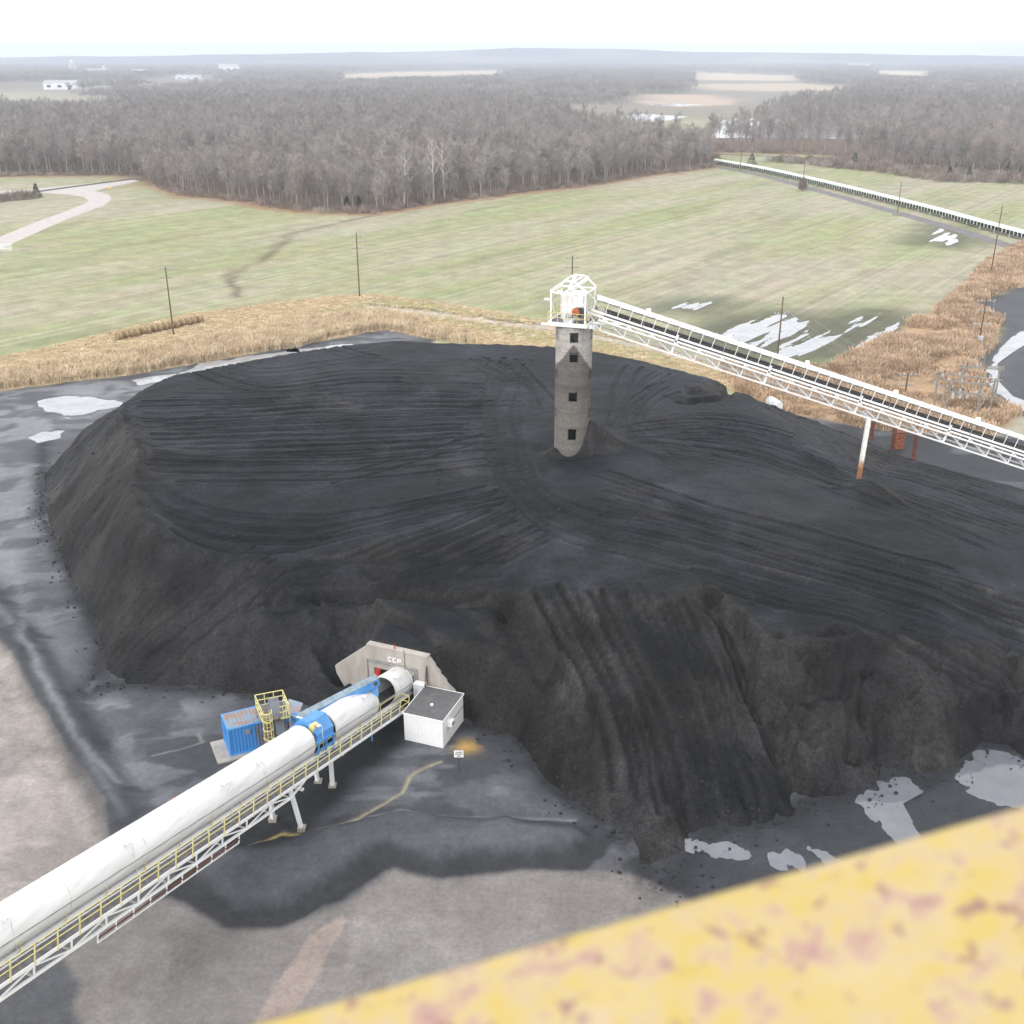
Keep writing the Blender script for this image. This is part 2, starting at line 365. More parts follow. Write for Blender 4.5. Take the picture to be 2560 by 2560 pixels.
# ---- erosion, slumps and ledges on the loose faces
r1 = 1-np.abs(2*fbm(GX/5, GY/5, 3, 4)-1); r2 = fbm(GX/1.6, GY/1.6, 11, 4)
r3 = 1-np.abs(2*fbm(GX/2.0, GY/2.0, 13, 3)-1)
HP = HP+loose*(-.32*(r1-.7)+.42*(r2-.5)-.30*(r3-.7)+.25*(fbm(GX/.8, GY/.8, 15, 2)-.5))+(1-loose)*.22*(fbm(GX/6, GY/6, 21, 3)-.5)+.10*(fbm(GX/.9, GY/.9, 31, 3)-.5)
front = loose*sstep(100, 84, GY)
ledge = fbm(GX/7.5+.6*r2, GY/6.0+.6*r2, 41, 4)
HP = HP-front*(.5*sstep(.50, .535, ledge)-.45*sstep(.60, .63, ledge))
mound = sstep(-.5, 1.5, sdist([surf(x_, y_, 6)[:2] for x_, y_ in [(1835, 1525), (1900, 1565), (1967, 1600), (2025, 1596), (2145, 1575), (2200, 1600), (2310, 1665), (2390, 1710), (2440, 1840), (2370, 1920), (2300, 1955), (2150, 1975), (2030, 2005), (1960, 1880), (1900, 1720)]], GX, GY))
HP = HP+mound*(.75+.7*(1-np.abs(2*fbm(GX/4.2, GY/6.5, 57, 3)-1))-.45-.7*sstep(.56, .585, fbm(GX/4+3, GY/4, 61, 3)))
# scooped pit and spilled cone round the tower foot
TWX, TWY, TWR = 6.6, 112.9, 1.95
dT = np.hypot(GX-TWX, GY-TWY); aT = np.arctan2(GY-TWY, GX-TWX)
HP = HP-.7*np.exp(-((dT-2.6)/1.4)**2)*(.45+.55*np.cos(aT+math.pi*.62))+2.6*np.exp(-((GX-TWX-2.0)/1.05)**2-((GY-TWY+1.0)/1.5)**2)+1.2*np.exp(-((GX-TWX-3.2)/1.6)**2-((GY-TWY-.2)/1.8)**2)+1.1*np.exp(-((GX-TWX+2.1)/.8)**2-((GY-TWY+1.4)/1.0)**2)
# slumped banks: a sharp lip with a drop on the lower side
def scarp(px, z, drop, reach, inv=1):
    global HP
    ln = np.array([surf(x, y, z)[:2] for x, y in px]); best = np.full(GX.shape, 1e18); sg = np.zeros(GX.shape)
    wx = GX+.9*(fbm(GX/1.7, GY/1.7, 701, 3)-.5); wy = GY+.9*(fbm(GX/1.7+5, GY/1.7, 702, 3)-.5)
    for i in range(len(ln)-1):
        ax, ay = ln[i]; ex, ey = ln[i+1]-ln[i]; t = np.clip(((wx-ax)*ex+(wy-ay)*ey)/(ex*ex+ey*ey), 0, 1)
        dx = wx-ax-t*ex; dy = wy-ay-t*ey; d = dx*dx+dy*dy; m = d < best; best = np.where(m, d, best); sg = np.where(m, np.sign(ex*dy-ey*dx), sg)
    ends = np.minimum(np.hypot(GX-ln[0][0], GY-ln[0][1]), np.hypot(GX-ln[-1][0], GY-ln[-1][1]))
    d = np.sqrt(best)*sg*inv; HP = HP-drop*sstep(0, .35, d)*sstep(reach, reach*.25, d)*sstep(0, 1.5, ends)
scarp([(1700, 1000), (1760, 992), (1800, 985), (1835, 962)], 9.4, 1.0, 2.2, -1)
scarp([(1815, 1500), (1870, 1540), (1890, 1600), (1905, 1680), (1925, 1712), (1965, 1735), (1985, 1800), (1992, 1870), (2012, 1930), (2050, 1965)], 6, 1.7, 3.0, -1)
scarp([(2130, 1800), (2150, 1722), (2190, 1765), (2215, 1800), (2262, 1800), (2290, 1840), (2300, 1935)], 4.5, 1.4, 2.8, -1)
scarp([(1925, 1700), (1990, 1712), (2045, 1695), (2090, 1680)], 6, 1.2, 1.8, -1)
scarp([(1300, 1515), (1350, 1599), (1412, 1665), (1433, 1715), (1491, 1731), (1495, 1797), (1492, 1870)], 6, 1.0, 2.8, -1)
scarp([(650, 1498), (720, 1484), (842, 1474), (940, 1468), (1099, 1478), (1285, 1488), (1310, 1520)], 6.6, .7, 2.2, -1)
scarp([(903, 1500), (959, 1524), (1071, 1576), (1140, 1612), (1200, 1640)], 5.8, .45, 1.6, -1)
scarp([(304, 1022), (319, 1072), (344, 1119), (352, 1156)], 10.5, .5, 1.2, 1)
q = surf(2170, 1230, 6); HP = HP+1.3*np.exp(-(((GX-q[0])**2+(GY-q[1])**2)/9.0))
# ---- bulldozer tracks pressed into the pile
def family(A, B, n, jit=.012):
    out = []
    for k in range(n):
        t = (k+random.uniform(.1, .9))/n; off = random.uniform(-1, 1)*jit
        pts = [np.array(a)*(1-t-off*(i % 2))+np.array(b)*(t+off*(i % 2)) for i, (a, b) in enumerate(zip(A, B))]
        cut0 = random.uniform(0, .25); cut1 = random.uniform(.75, 1.0)
        out.append((pts, cut0, cut1))
    return out
def smooth_path(P3, st=.16):
    P3 = np.array(P3)[:, :2]; n = len(P3); out = []
    for i in range(n-1):
        p0 = P3[max(i-1, 0)]; p1 = P3[i]; p2 = P3[i+1]; p3 = P3[min(i+2, n-1)]; m = max(2, int(np.linalg.norm(p2-p1)/st)); t = np.linspace(0, 1, m, endpoint=False)[:, None]
        out.append(.5*((2*p1)+(-p0+p2)*t+(2*p0-5*p1+4*p2-p3)*t*t+(-p0+3*p1-3*p2+p3)*t**3))
    return np.vstack(out)
FAM = (family([(330, 925), (600, 905), (900, 885), (1270, 900)], [(340, 1180), (620, 1200), (950, 1190), (1265, 1160)], 40)
       + family([(350, 1170), (430, 1250), (640, 1290), (1000, 1270), (1270, 1210)], [(390, 1240), (480, 1330), (620, 1370), (850, 1340), (1250, 1260)], 14)
       + family([(1330, 890), (1290, 980), (1275, 1100), (1330, 1210), (1480, 1290), (1800, 1360), (2200, 1470), (2600, 1640)], [(1240, 890), (1230, 1000), (1245, 1140), (1310, 1260), (1450, 1350), (1800, 1440), (2150, 1540), (2600, 1720)], 13)
       + family([(1560, 1070), (1750, 1040), (1880, 1045), (1950, 1060)], [(1560, 1110), (1800, 1150), (2100, 1250), (2600, 1430)], 24)
       + family([(1500, 1180), (1700, 1250), (2000, 1330), (2600, 1500)], [(1480, 1280), (1750, 1330), (2050, 1420), (2600, 1600)], 15)
       + family([(1700, 1400), (2000, 1470), (2300, 1560), (2640, 1680)], [(1800, 1460), (2060, 1530), (2300, 1610), (2600, 1750)], 8)
       + family([(680, 1425), (900, 1415), (1150, 1415), (1300, 1400)], [(690, 1480), (900, 1460), (1150, 1468), (1300, 1465)], 9)
       + family([(1260, 1250), (1100, 1320), (900, 1400), (760, 1440)], [(1400, 1330), (1300, 1380), (1150, 1440), (1000, 1460)], 14)
       + family([(640, 1330), (500, 1440), (350, 1560), (215, 1700)], [(760, 1400), (620, 1500), (480, 1600), (330, 1710)], 14)
       + family([(1340, 1450), (1420, 1600), (1510, 1780), (1560, 2000), (1610, 2180)], [(1760, 1480), (1830, 1640), (1890, 1820), (1960, 1990), (1990, 2050)], 26)
       + family([(1560, 900), (1540, 960), (1530, 1060)], [(1750, 960), (1640, 1000), (1560, 1080)], 7)
       + family([(2150, 1085), (2350, 1155), (2600, 1235)], [(2000, 1200), (2300, 1260), (2600, 1360)], 15)
       + family([(1250, 880), (1330, 930), (1390, 1020)], [(1150, 900), (1240, 960), (1300, 1040)], 5)
       + family([(700, 1180), (950, 1130), (1150, 1090), (1260, 1060)], [(760, 1230), (950, 1180), (1150, 1120), (1260, 1090)], 3))
RUT = np.zeros_like(HP); BRM = np.zeros_like(HP)
def stamp(path, width, A, B):
    i = (path[:, 0]-PX0)/PST; j = (path[:, 1]-PY0)/PST; R_ = 6
    for dj in range(-R_, R_+1):
        for di in range(-R_, R_+1):
            ii = np.rint(i).astype(int)+di; jj = np.rint(j).astype(int)+dj
            ok = (ii >= 0) & (ii < PNX) & (jj >= 0) & (jj < PNY)
            d = np.hypot(ii-i, jj-j)*PST
            np.maximum.at(A, (jj[ok], ii[ok]), sstep(width*.5+.16, width*.5-.10, d)[ok])
            np.maximum.at(B, (jj[ok], ii[ok]), np.exp(-((d-width*.5-.3)/.22)**2)[ok])
PATHS = []
for fi_, (pts, c0, c1) in enumerate(FAM):
    sp = smooth_path([surf(x, y, 9.5) for x, y in pts]); n = len(sp); sp = sp[int(n*c0):int(n*c1)]
    if len(sp) < 10: continue
    sp = sp+(np.stack([fbm(np.arange(len(sp))/60., sp[:, 0]*0+random.random()*99, 5, 2), fbm(np.arange(len(sp))/60., sp[:, 0]*0+random.random()*99, 6, 2)], 1)-.5)*1.2
    d = np.gradient(sp, axis=0); d /= np.linalg.norm(d, axis=1)[:, None]+1e-9; nr = np.stack([-d[:, 1], d[:, 0]], 1)
    a = random.uniform(.15, 1.0)
    mid_ = sp[len(sp)//2]; gi_ = (int(np.clip((mid_[1]-PY0)/PST, 0, PNY-1)), int(np.clip((mid_[0]-PX0)/PST, 0, PNX-1)))
    a = min(1, a*(1+.35*ramp_m[gi_]))
    for s in (-1, 1):
        A = np.zeros_like(HP); B = np.zeros_like(HP); stamp(sp+nr*s*random.uniform(.95, 1.1), random.uniform(.32, .5), A, B)
        RUT = np.maximum(RUT, A*a); BRM = np.maximum(BRM, B*a)
BRM = BRM*(1-RUT)
wob = .6+.8*fbm(GX/3, GY/3, 71, 2)
HP = HP-.18*RUT*wob+.10*BRM*wob
HP = HP+.05*(fbm(GX/.45, GY/.45, 81, 2)-.5)*(1+2*loose)
gy_, gx_ = np.gradient(HP, PST); slope2 = np.hypot(gx_, gy_)
brown = np.clip(sstep(.25, .55, blur(slope2, 6))*.8+1.1*(fbm(GX/9, GY/9, 91, 4)-.55), 0, 1)
def lerp(a, b, t): return np.array(a)*(1-t[..., None])+np.array(b)*t[..., None]
cc = lerp((.0125, .0140, .0175), (.0270, .0248, .0238), brown)
cc = cc*(1-.52*RUT[..., None])*(1+.28*BRM[..., None])*(.55+.9*fbm(GX/1.6, GY/1.6, 95, 5))[..., None]
cc = cc*(.62+.76*sstep(.32, .68, fbm(GX/6.5+3, GY/4.5, 99, 5)))[..., None]
dusty = sstep(.55, .75, fbm(GX/5+7, GY/12, 97, 4)); cc = cc*(1+.45*dusty[..., None])
def grid_mesh(name, X, Y, Z, keep, cols=None):
    ny, nx = X.shape; idx = np.arange(nx*ny).reshape(ny, nx)
    q = np.stack([idx[:-1, :-1], idx[:-1, 1:], idx[1:, 1:], idx[1:, :-1]], -1)[keep]
    used = np.unique(q); mp = np.full(nx*ny, -1); mp[used] = np.arange(len(used))
    co = np.stack([X, Y, Z], -1).reshape(-1, 3)[used]
    return co, mp[q.reshape(-1, 4)], (cols.reshape(-1, cols.shape[-1])[used] if cols is not None else None)
def np_mesh(name, co, faces, col=None, mat=None, smooth=True):
    me = bpy.data.meshes.new(name); n = len(faces); k = faces.shape[1]
    me.vertices.add(len(co)); me.vertices.foreach_set('co', co.astype(np.float32).ravel())
    me.loops.add(n*k); me.loops.foreach_set('vertex_index', faces.astype(np.int32).ravel())
    me.polygons.add(n); me.polygons.foreach_set('loop_start', np.arange(0, n*k, k, dtype=np.int32)); me.polygons.foreach_set('loop_total', np.full(n, k, np.int32))
    if smooth: me.polygons.foreach_set('use_smooth', np.ones(n, bool))
    me.update(calc_edges=True)
    if col is not None:
        a = me.attributes.new('tone', 'FLOAT_COLOR', 'POINT'); a.data.foreach_set('color', col.astype(np.float32).ravel())
    if mat: me.materials.append(mat)
    return me
def terrain_mat(name, fine, fstr, bst, bd, rough=None, spec=.12):
    m, t, ns, ls, b = nodes(name); p = pos(t)
    a = t.nodes.new('ShaderNodeVertexColor'); a.layer_name = 'tone'
    n1 = noise(t, p, fine, 6, .7); n2 = noise(t, p, fine*.17, 4, .6)
    c = mixc(t, 1.0, a.outputs[0], ramp(t, n1, [(.25, 1-fstr), (.75, 1+fstr)]), 'MULTIPLY')
    n3 = noise(t, p, fine*3.1, 3, .7); c = mixc(t, 1.0, c, ramp(t, n3, [(.3, 1-fstr*.8), (.7, 1+fstr*.9)]), 'MULTIPLY')
    c = mixc(t, 1.0, c, ramp(t, n2, [(.3, .82), (.7, 1.18)]), 'MULTIPLY')
    ls.new(c, b.inputs['Base Color']); b.inputs['Specular IOR Level'].default_value = spec
    if rough is None: ls.new(a.outputs['Alpha'], b.inputs['Roughness'])
    else: b.inputs['Roughness'].default_value = rough
    bump(t, b, n1, bst, bd); return m, t, b
COAL, _, _ = terrain_mat('coal', 2.6, .6, .9, .16, .6, .10)
# the tunnel portal and the shed stand in a cut: no coal in front of the head wall
PU = np.array([.924, -.383, 0]); PN = np.array([-.383, -.924, 0]); PB = np.array(P(918, 1613, 5.0)); PB[2] = 0
cut_poly = [PB+PU*.3+PN*-.4, PB+PU*8.2+PN*.1, PB+PU*9.35+PN*1.0, PB+PU*9.4+PN*5.0, PB+PU*8.6+PN*7.5, PB+PU*-2.5+PN*8]
a_ = (GX-PB[0])*PU[0]+(GY-PB[1])*PU[1]; b_ = (GX-PB[0])*PN[0]+(GY-PB[1])*PN[1]; cd_ = np.maximum(0, -sdist(cut_poly, GX, GY))
HP = np.where(b_ > -.25, np.minimum(HP, -.6+.8*cd_+.25*(r2-.5)*sstep(0, 1, cd_)), np.where((a_ > -1.5) & (a_ < 6.5) & (b_ > -2.0), np.minimum(HP, 4.9-.25*np.minimum(b_, 0)), HP))
HP = np.where(HP0 < -.12, np.minimum(HP, -.4), HP)
keep = np.maximum(np.maximum(HP[:-1, :-1], HP[1:, 1:]), np.maximum(HP[:-1, 1:], HP[1:, :-1])) > -.35
co, fc, cl = grid_mesh('coal', GX, GY, HP, keep, np.concatenate([cc, np.ones_like(cc[..., :1])], -1))
me = np_mesh('coal_pile', co, fc, cl, COAL); o = bpy.data.objects.new('coal_pile', me); COL.objects.link(o)
tag(o, 'huge black coal stockpile with flat top and bulldozer tracks around the tower', 'coal pile')

# ---- ground
ROW = math.radians(55); RU = np.array([math.cos(ROW), math.sin(ROW)]); RV = np.array([-RU[1], RU[0]])
Z_ROAD = gp([(-200, 1500), (0, 1600), (60, 1700), (130, 1800), (190, 1900), (260, 2010), (265, 2090), (250, 2140), (180, 2190), (60, 2260), (-200, 2300)])
Z_LOW = gp([(150, 2400), (205, 2450), (180, 2520), (215, 2600), (190, 2800), (700, 3000), (1800, 3000), (2700, 2600), (2300, 2330), (1850, 2320), (1700, 2240), (1590, 2190), (1500, 2180), (1300, 2170), (1100, 2200), (980, 2170), (850, 2260), (700, 2320), (560, 2320), (430, 2240), (300, 2280)])
Z_PATH = gp([(640, 2560), (700, 2590), (790, 2450), (870, 2300), (850, 2285), (780, 2340), (700, 2450)])
Z_WET = gp([(-300, 1330), (-300, 960), (0, 978), (330, 938), (640, 884), (820, 850), (960, 826), (1080, 850), (900, 1000), (110, 1110), (104, 1270), (170, 1440), (250, 1650), (300, 1740), (640, 1745), (900, 1760), (1200, 1830), (1300, 1850),
            (1400, 1990), (1560, 2090), (1480, 2160), (1280, 2165), (1080, 2190), (960, 2160), (830, 2240), (700, 2310), (560, 2310), (450, 2250), (440, 2180), (500, 2090), (320, 2080), (250, 1990), (190, 1880), (100, 1740), (0, 1590), (-200, 1480)])
Z_SPILL_SHADE = gp([(540, 2090), (600, 2020), (680, 1975), (760, 1920), (840, 1870), (930, 1820), (1000, 1790), (1010, 1860), (960, 1900), (880, 1940), (850, 2000), (790, 2050), (740, 2085), (640, 2110)])  # coal spill, with the contact shade under the conveyor painted in as black
Z_PALE = gp([(-300, 1330), (-300, 990), (0, 985), (330, 945), (640, 890), (960, 835), (900, 900), (420, 960), (130, 1090), (95, 1200), (95, 1300), (60, 1400), (110, 1560), (190, 1740), (300, 1760), (560, 1745), (520, 1790), (360, 1800), (290, 1880), (330, 1960), (310, 2060), (250, 1990), (190, 1880), (100, 1740), (0, 1590), (-200, 1480)])
Z_BLACK = gp([(1960, 1030), (2150, 1068), (2320, 1090), (2480, 1090), (2800, 1130), (2800, 1500), (2560, 2000), (2560, 2200), (2200, 2300), (1700, 2260), (1600, 2190), (1700, 1900), (1800, 1300)])
Z_ASH = gp([(2560, 715), (2470, 745), (2420, 765), (2500, 800), (2490, 850), (2450, 905), (2440, 935), (2470, 980), (2540, 1025), (2640, 1060), (2800, 1000), (2800, 720)])
Z_REEDR = gp([(2600, 585), (2480, 650), (2400, 725), (2300, 795), (2200, 850), (2080, 922), (1900, 935), (1780, 905), (1860, 985), (1960, 1028), (2150, 1066), (2300, 1085), (2480, 1088), (2540, 1040), (2460, 985), (2440, 930), (2450, 900), (2490, 850), (2500, 800), (2420, 765), (2470, 745), (2600, 700)])
Z_TAN = gp([(-300, 1010), (0, 978), (330, 938), (640, 884), (820, 850), (960, 826), (1080, 848), (1300, 870), (1500, 880), (1700, 925), (1850, 985), (1900, 940), (1780, 905), (1640, 862), (1440, 815), (1300, 788), (1100, 756), (960, 738), (880, 735), (700, 755), (480, 782), (300, 822), (150, 860), (0, 893), (-300, 940)])
Z_GREENV = gp([(700, 800), (960, 770), (1100, 800), (1300, 850), (1500, 872), (1700, 915), (1640, 862), (1440, 815), (1250, 785), (1100, 762), (950, 745)])
Z_DRAIN = [P(x, y)[:2] for x, y in [(930, 765), (1010, 775), (1200, 800), (1410, 826), (1500, 845), (1640, 875), (1700, 892)]]
Z_WOOD = gp([(-400, 440), (0, 441), (300, 438), (345, 447), (460, 490), (600, 505), (760, 530), (930, 536), (1000, 525), (1100, 508), (1280, 485), (1450, 467), (1600, 442), (1775, 420), (1785, 395), (1700, 365), (1600, 345), (1500, 330), (1400, 302), (1250, 275), (1000, 258), (800, 256), (420, 282), (250, 300), (0, 303), (-400, 303)])
Z_WOODR = gp([(1772, 380), (2090, 388), (2150, 405), (2300, 430), (2560, 448), (2900, 448), (2900, 262), (2150, 264), (1950, 286), (1850, 324), (1765, 350)])
Z_CREEK = [P(x, y)[:2] for x, y in [(590, 742), (580, 712), (575, 690), (640, 655), (690, 620), (740, 580), (860, 555), (930, 540)]]
FARF = [[(850, 196), (1250, 184), (1250, 176), (1000, 180), (860, 186)], [(1735, 199), (1990, 203), (1985, 190), (1740, 181)], [(1735, 222), (1900, 228), (2140, 226), (2140, 217), (1980, 208), (1740, 210)],
        [(1590, 256), (1700, 268), (1830, 262), (1840, 246), (1720, 236), (1600, 238)], [(0, 232), (90, 228), (160, 236), (280, 250), (-300, 262), (-300, 226)], [(0, 208), (330, 200), (480, 190), (640, 186), (500, 200), (200, 214), (0, 224), (-300, 226), (-300, 205)],
        [(2200, 184), (2330, 190), (2300, 178), (2190, 176)]]
Z_FAR = [gp(f) for f in FARF]
PUD = [  # yard pools: outline, bright(True)/milky(False)
    ([(108, 1004), (150, 992), (212, 996), (285, 1003), (292, 1014), (235, 1022), (215, 1036), (175, 1040), (120, 1022)], True),
    ([(78, 1092), (110, 1080), (160, 1074), (150, 1096), (100, 1104)], True),
    ([(325, 950), (370, 940), (425, 938), (415, 950), (350, 962)], True),
    ([(462, 932), (500, 908), (560, 900), (660, 888), (730, 872), (885, 858), (880, 864), (740, 886), (690, 896), (600, 912), (520, 930)], True),
    ([(718, 875), (715, 858), (722, 843), (732, 858), (745, 876)], True),
    ([(1712, 2098), (1790, 2106), (1880, 2128), (1875, 2152), (1790, 2138), (1715, 2120)], False),
    ([(1912, 2132), (1960, 2122), (2018, 2150), (2000, 2174), (1940, 2168)], False),
    ([(2028, 2124), (2060, 2128), (2112, 2160), (2095, 2174), (2060, 2150)], False),
    ([(2420, 1905), (2480, 1868), (2560, 1900), (2700, 1960), (2700, 2030), (2540, 2015), (2450, 1992), (2395, 1945)], False),
    ([(2140, 2003), (2200, 1958), (2262, 1950), (2310, 1980), (2245, 2015), (2300, 2095), (2262, 2118), (2205, 2065), (2170, 2035)], False),
    ([(2600, 800), (2530, 845), (2497, 882), (2472, 930), (2480, 962), (2520, 1003), (2600, 1050), (2600, 1010), (2533, 985), (2503, 950), (2508, 912), (2538, 880), (2600, 840)], True)]
FLOOD = [([(1835, 848), (1868, 806), (1935, 786), (1985, 796), (2060, 812), (2040, 835), (1985, 868), (1960, 884), (1890, 880)], .5), ([(1945, 882), (2060, 836), (2150, 788), (2195, 782), (2165, 812), (2080, 852), (2000, 886)], .9),
         ([(2138, 876), (2180, 842), (2242, 802), (2236, 822), (2170, 872)], .9), ([(1688, 768), (1720, 758), (1780, 756), (1740, 772)], .7), ([(2293, 607), (2335, 590), (2350, 568), (2412, 604), (2380, 614), (2330, 602)], .8), ([(1780, 846), (1810, 826), (1860, 812), (1850, 842)], .4)]
PUDW = [gp(p) for p, _ in PUD]; FLDW = [gp(p) for p, _ in FLOOD]
FAN = gp([(455, 2215), (520, 2130), (640, 2085), (850, 2060), (1000, 2010), (1250, 2040), (1440, 2060), (1520, 2090), (1450, 2150), (1260, 2155), (1080, 2180), (960, 2150), (840, 2225), (700, 2295), (580, 2300)])
BERM = [P(x, y)[:2] for x, y in [(-60, 1470), (30, 1560), (110, 1700), (180, 1810), (240, 1930), (300, 2050)]]
STREAMS = [[P(x, y)[:2] for x, y in q] for q in ([(755, 2085), (830, 2078), (880, 2050), (950, 2012), (1000, 1980), (1020, 1940), (1060, 1915), (1100, 1900)], [(880, 2050), (1000, 2045), (1200, 2040), (1330, 2045), (1440, 2048)],
           [(20, 1400), (60, 1490), (55, 1600), (95, 1690), (160, 1790), (220, 1890), (290, 1960)], [(380, 1885), (450, 1870), (510, 1850), (490, 1830)], [(610, 2100), (700, 2075), (755, 2085)])]
def ground_z(X, Y, fadeb=None):
    z = .05*(fbm(X/3, Y/3, 201, 3)-.5)
    yard = sstep(-4, 2, sdist(Z_WET, X, Y))
    z = z+yard*.28*(fbm(X/4.5, Y/3.5, 203, 4)-.5)
    fs = sdist(FAN, X, Y)+1.6*(fbm(X/3, Y/3, 205, 5)-.5); z = z+.95*sstep(-.2, 1.9, fs)
    bd = ldist(BERM, X, Y)+1.0*(fbm(X/2.5, Y/2.5, 207, 3)-.5); z = z+.5*np.exp(-(bd/1.2)**2)-.25*np.exp(-((bd-2.6)/.9)**2)
    pit = np.hypot((X+17.5)/4.0, (Y-60.0)/2.2); z = z-.55*sstep(1.1, .3, pit)
    for s in STREAMS: z = z-.12*np.exp(-(ldist(s, X, Y)/.35)**2)
    for (p, br), w in zip(PUD, PUDW):
        far = w[0][1] > 150; k = 3.0 if far else 1.0
        s = sdist(w, X, Y)+((3.2*(fbm(X/(1.6*k), Y/(1.1*k), 211, 5)-.5)) if far else (1.5*(fbm(X/.7+.25*Y, Y/2.4, 213, 4)-.5)+.8*(fbm(X/.6, Y/.6, 215, 3)-.5))); z = np.where(s > -1.5*k, np.minimum(z, .03)-.22*sstep(-.5*k, .9*k, s), z)
    u = X*RU[0]+Y*RU[1]; v = X*RV[0]+Y*RV[1]
    rowz = fbm(u/14, v/.95, 221, 3)
    for (p, w), g in zip(FLOOD, FLDW):
        s = sdist(g, X, Y); z = z-.16*sstep(-3.5, 3.5, s)*(.35+w*.5)+.24*(rowz-.5)*sstep(-5, 0, s)
    for k in range(12):
        a = P(20+random.Random(k).uniform(0, 60), 1385+k*16); b = P(230+random.Random(k+50).uniform(0, 70), 1372+k*14)
        z = z-.1*np.exp(-(ldist([a, b], X, Y)/.28)**2)
    return z
FT = (.335, .312, .25); FG = (.275, .287, .165)
def ground_col(X, Y):
    wx = X+.04*np.sqrt(X*X+Y*Y)*.35*(fbm(X/6, Y/6, 301, 6)-.5); wy = Y+.014*np.sqrt(X*X+Y*Y)*(fbm(X/6, Y/6, 303, 6)-.5)
    c = np.empty(X.shape+(4,)); u = X*RU[0]+Y*RU[1]; v = X*RV[0]+Y*RV[1]
    g = np.clip(.5+1.9*(fbm(u/90, v/16, 311, 4)-.5)+1.3*(fbm(X/55, Y/55, 313, 4)-.5)+.9*(fbm(u/120, v/3.2, 315, 3)-.5), 0, 1)
    c[..., :3] = lerp(FT, FG, g); c[..., 3] = .92
    wet = np.clip(2.2*(fbm(u/40, v/9, 317, 4)-.62), 0, 1)[..., None]; c[..., :3] = c[..., :3]*(1-.35*wet)
    def put(mask, col, rough=None, amt=1.0):
        k = (mask*amt)[..., None]; c[..., :3] = c[..., :3]*(1-k)+np.array(col)*k
        if rough is not None: c[..., 3] = c[..., 3]*(1-k[..., 0])+rough*k[..., 0]
    R2 = np.sqrt(X*X+Y*Y)
    put(sstep(900, 1100, R2), (.24, .215, .19))
    for gpl, w in zip(FLDW, FLOOD): put(sstep(-14, 2, sdist(gpl, wx, wy)), (.085, .088, .058), .6, .85)
    put(np.exp(-(ldist(Z_CREEK, wx, wy)/1.3)**2), (.14, .105, .085), None, .8)
    for Zw in (Z_WOOD, Z_WOODR):
        s = sdist(Zw, wx, wy); put(sstep(-9, -2, s), (.30, .17, .115), None, .75); put(sstep(-1, 4, s), (.15, .11, .085))
    for k, gpl in enumerate(Z_FAR): put(sstep(-8, 8, sdist(gpl, X, Y)), ((.46, .37, .27), (.46, .38, .29), (.42, .34, .26), (.42, .335, .265), (.30, .28, .20), (.20, .165, .145), (.5, .42, .3))[k])
    put(sstep(-1, 3, sdist(gp([(-500, 1005), (0, 985), (900, 860), (1500, 890), (1900, 1020), (2560, 1090), (3300, 1150), (3600, 2700), (-2000, 2700)]), X, Y)), (.085, .086, .094), .6)
    put(sstep(-1.5, 1, sdist(Z_TAN, wx, wy)), (.345, .265, .15)); put(sstep(-3, 3, sdist(Z_GREENV, wx, wy)), (.26, .25, .115))
    put(np.exp(-(ldist(Z_DRAIN, wx, wy)/1.3)**2), (.46, .44, .41)); put(np.exp(-((ldist(Z_DRAIN, wx, wy-2.6))/1.0)**2), (.12, .10, .075), None, .8)
    put(sstep(-1.5, 1.5, sdist(Z_REEDR, wx, wy)), (.36, .25, .155))
    put(sstep(-2, 2, sdist(Z_ASH, wx, wy)), (.062, .065, .072), .55)
    s = sdist(Z_WET, wx, wy); put(sstep(-.7, .5, s), (.082, .086, .097), .42); put(sstep(-.5, .5, s)*sstep(-1.5, 1.5, sdist(Z_PALE, wx, wy)), (.165, .172, .188), .4)
    blot = fbm(X/5, Y/3.4, 331, 5); m = sstep(-.5, .5, s)
    put(m*sstep(.5, .60, blot), (.045, .048, .055), .55, .7); put(m*sstep(.57, .66, fbm(X/7+9, Y/2.6, 333, 6)), (.15, .155, .17), .35, .6)
    put(sstep(-.5, .8, sdist(Z_BLACK, wx, wy)), (.042, .044, .050), .6)
    put(sstep(-.5, .5, sdist(Z_BLACK, wx, wy))*sstep(.58, .68, fbm(X/9, Y/5, 335, 4)), (.105, .11, .125), .45, .7)
    fz = sdist(FAN, wx, wy); put(sstep(-.1, .5, fz), (.070, .073, .082), .5, .75); fz2 = fz+.7*(fbm(X/1.1, Y/1.1, 351, 4)-.5); put(sstep(-1.05, -.75, fz2)*sstep(1.5, .3, fz2)*sstep(64, 59, Y), (.026, .027, .030), .7, .85); put(sstep(-1.2, 1.0, sdist(Z_SPILL_SHADE, wx, wy)), (.020, .021, .024), .7, .92)
    put(sstep(-.15, .15, sdist(Z_ROAD, wx, wy)), (.30, .268, .248), .9); put(sstep(-.3, .5, sdist(Z_LOW, wx, wy)), (.190, .176, .168), .85)
    dirt = sstep(.5, .7, fbm(X/4, Y/2.6, 337, 5)); lw = np.maximum(sstep(-.4, .5, sdist(Z_LOW, wx, wy)), sstep(-.4, .4, sdist(Z_ROAD, wx, wy)))
    put(lw*dirt, (.15, .136, .132), .8, .5); put(lw*sstep(.56, .7, fbm(X/3+4, Y/5, 339, 4)), (.225, .212, .205), .9, .5)
    put(sstep(-.1, .12, sdist(Z_PATH, wx, wy)+.35*(fbm(X/.7, Y/.7, 381, 4)-.5)), (.275, .222, .20), .9, .85)
    bd = ldist(BERM, wx, wy); put(np.exp(-((bd-.9)/1.1)**2), (.034, .036, .042), .7, .75)
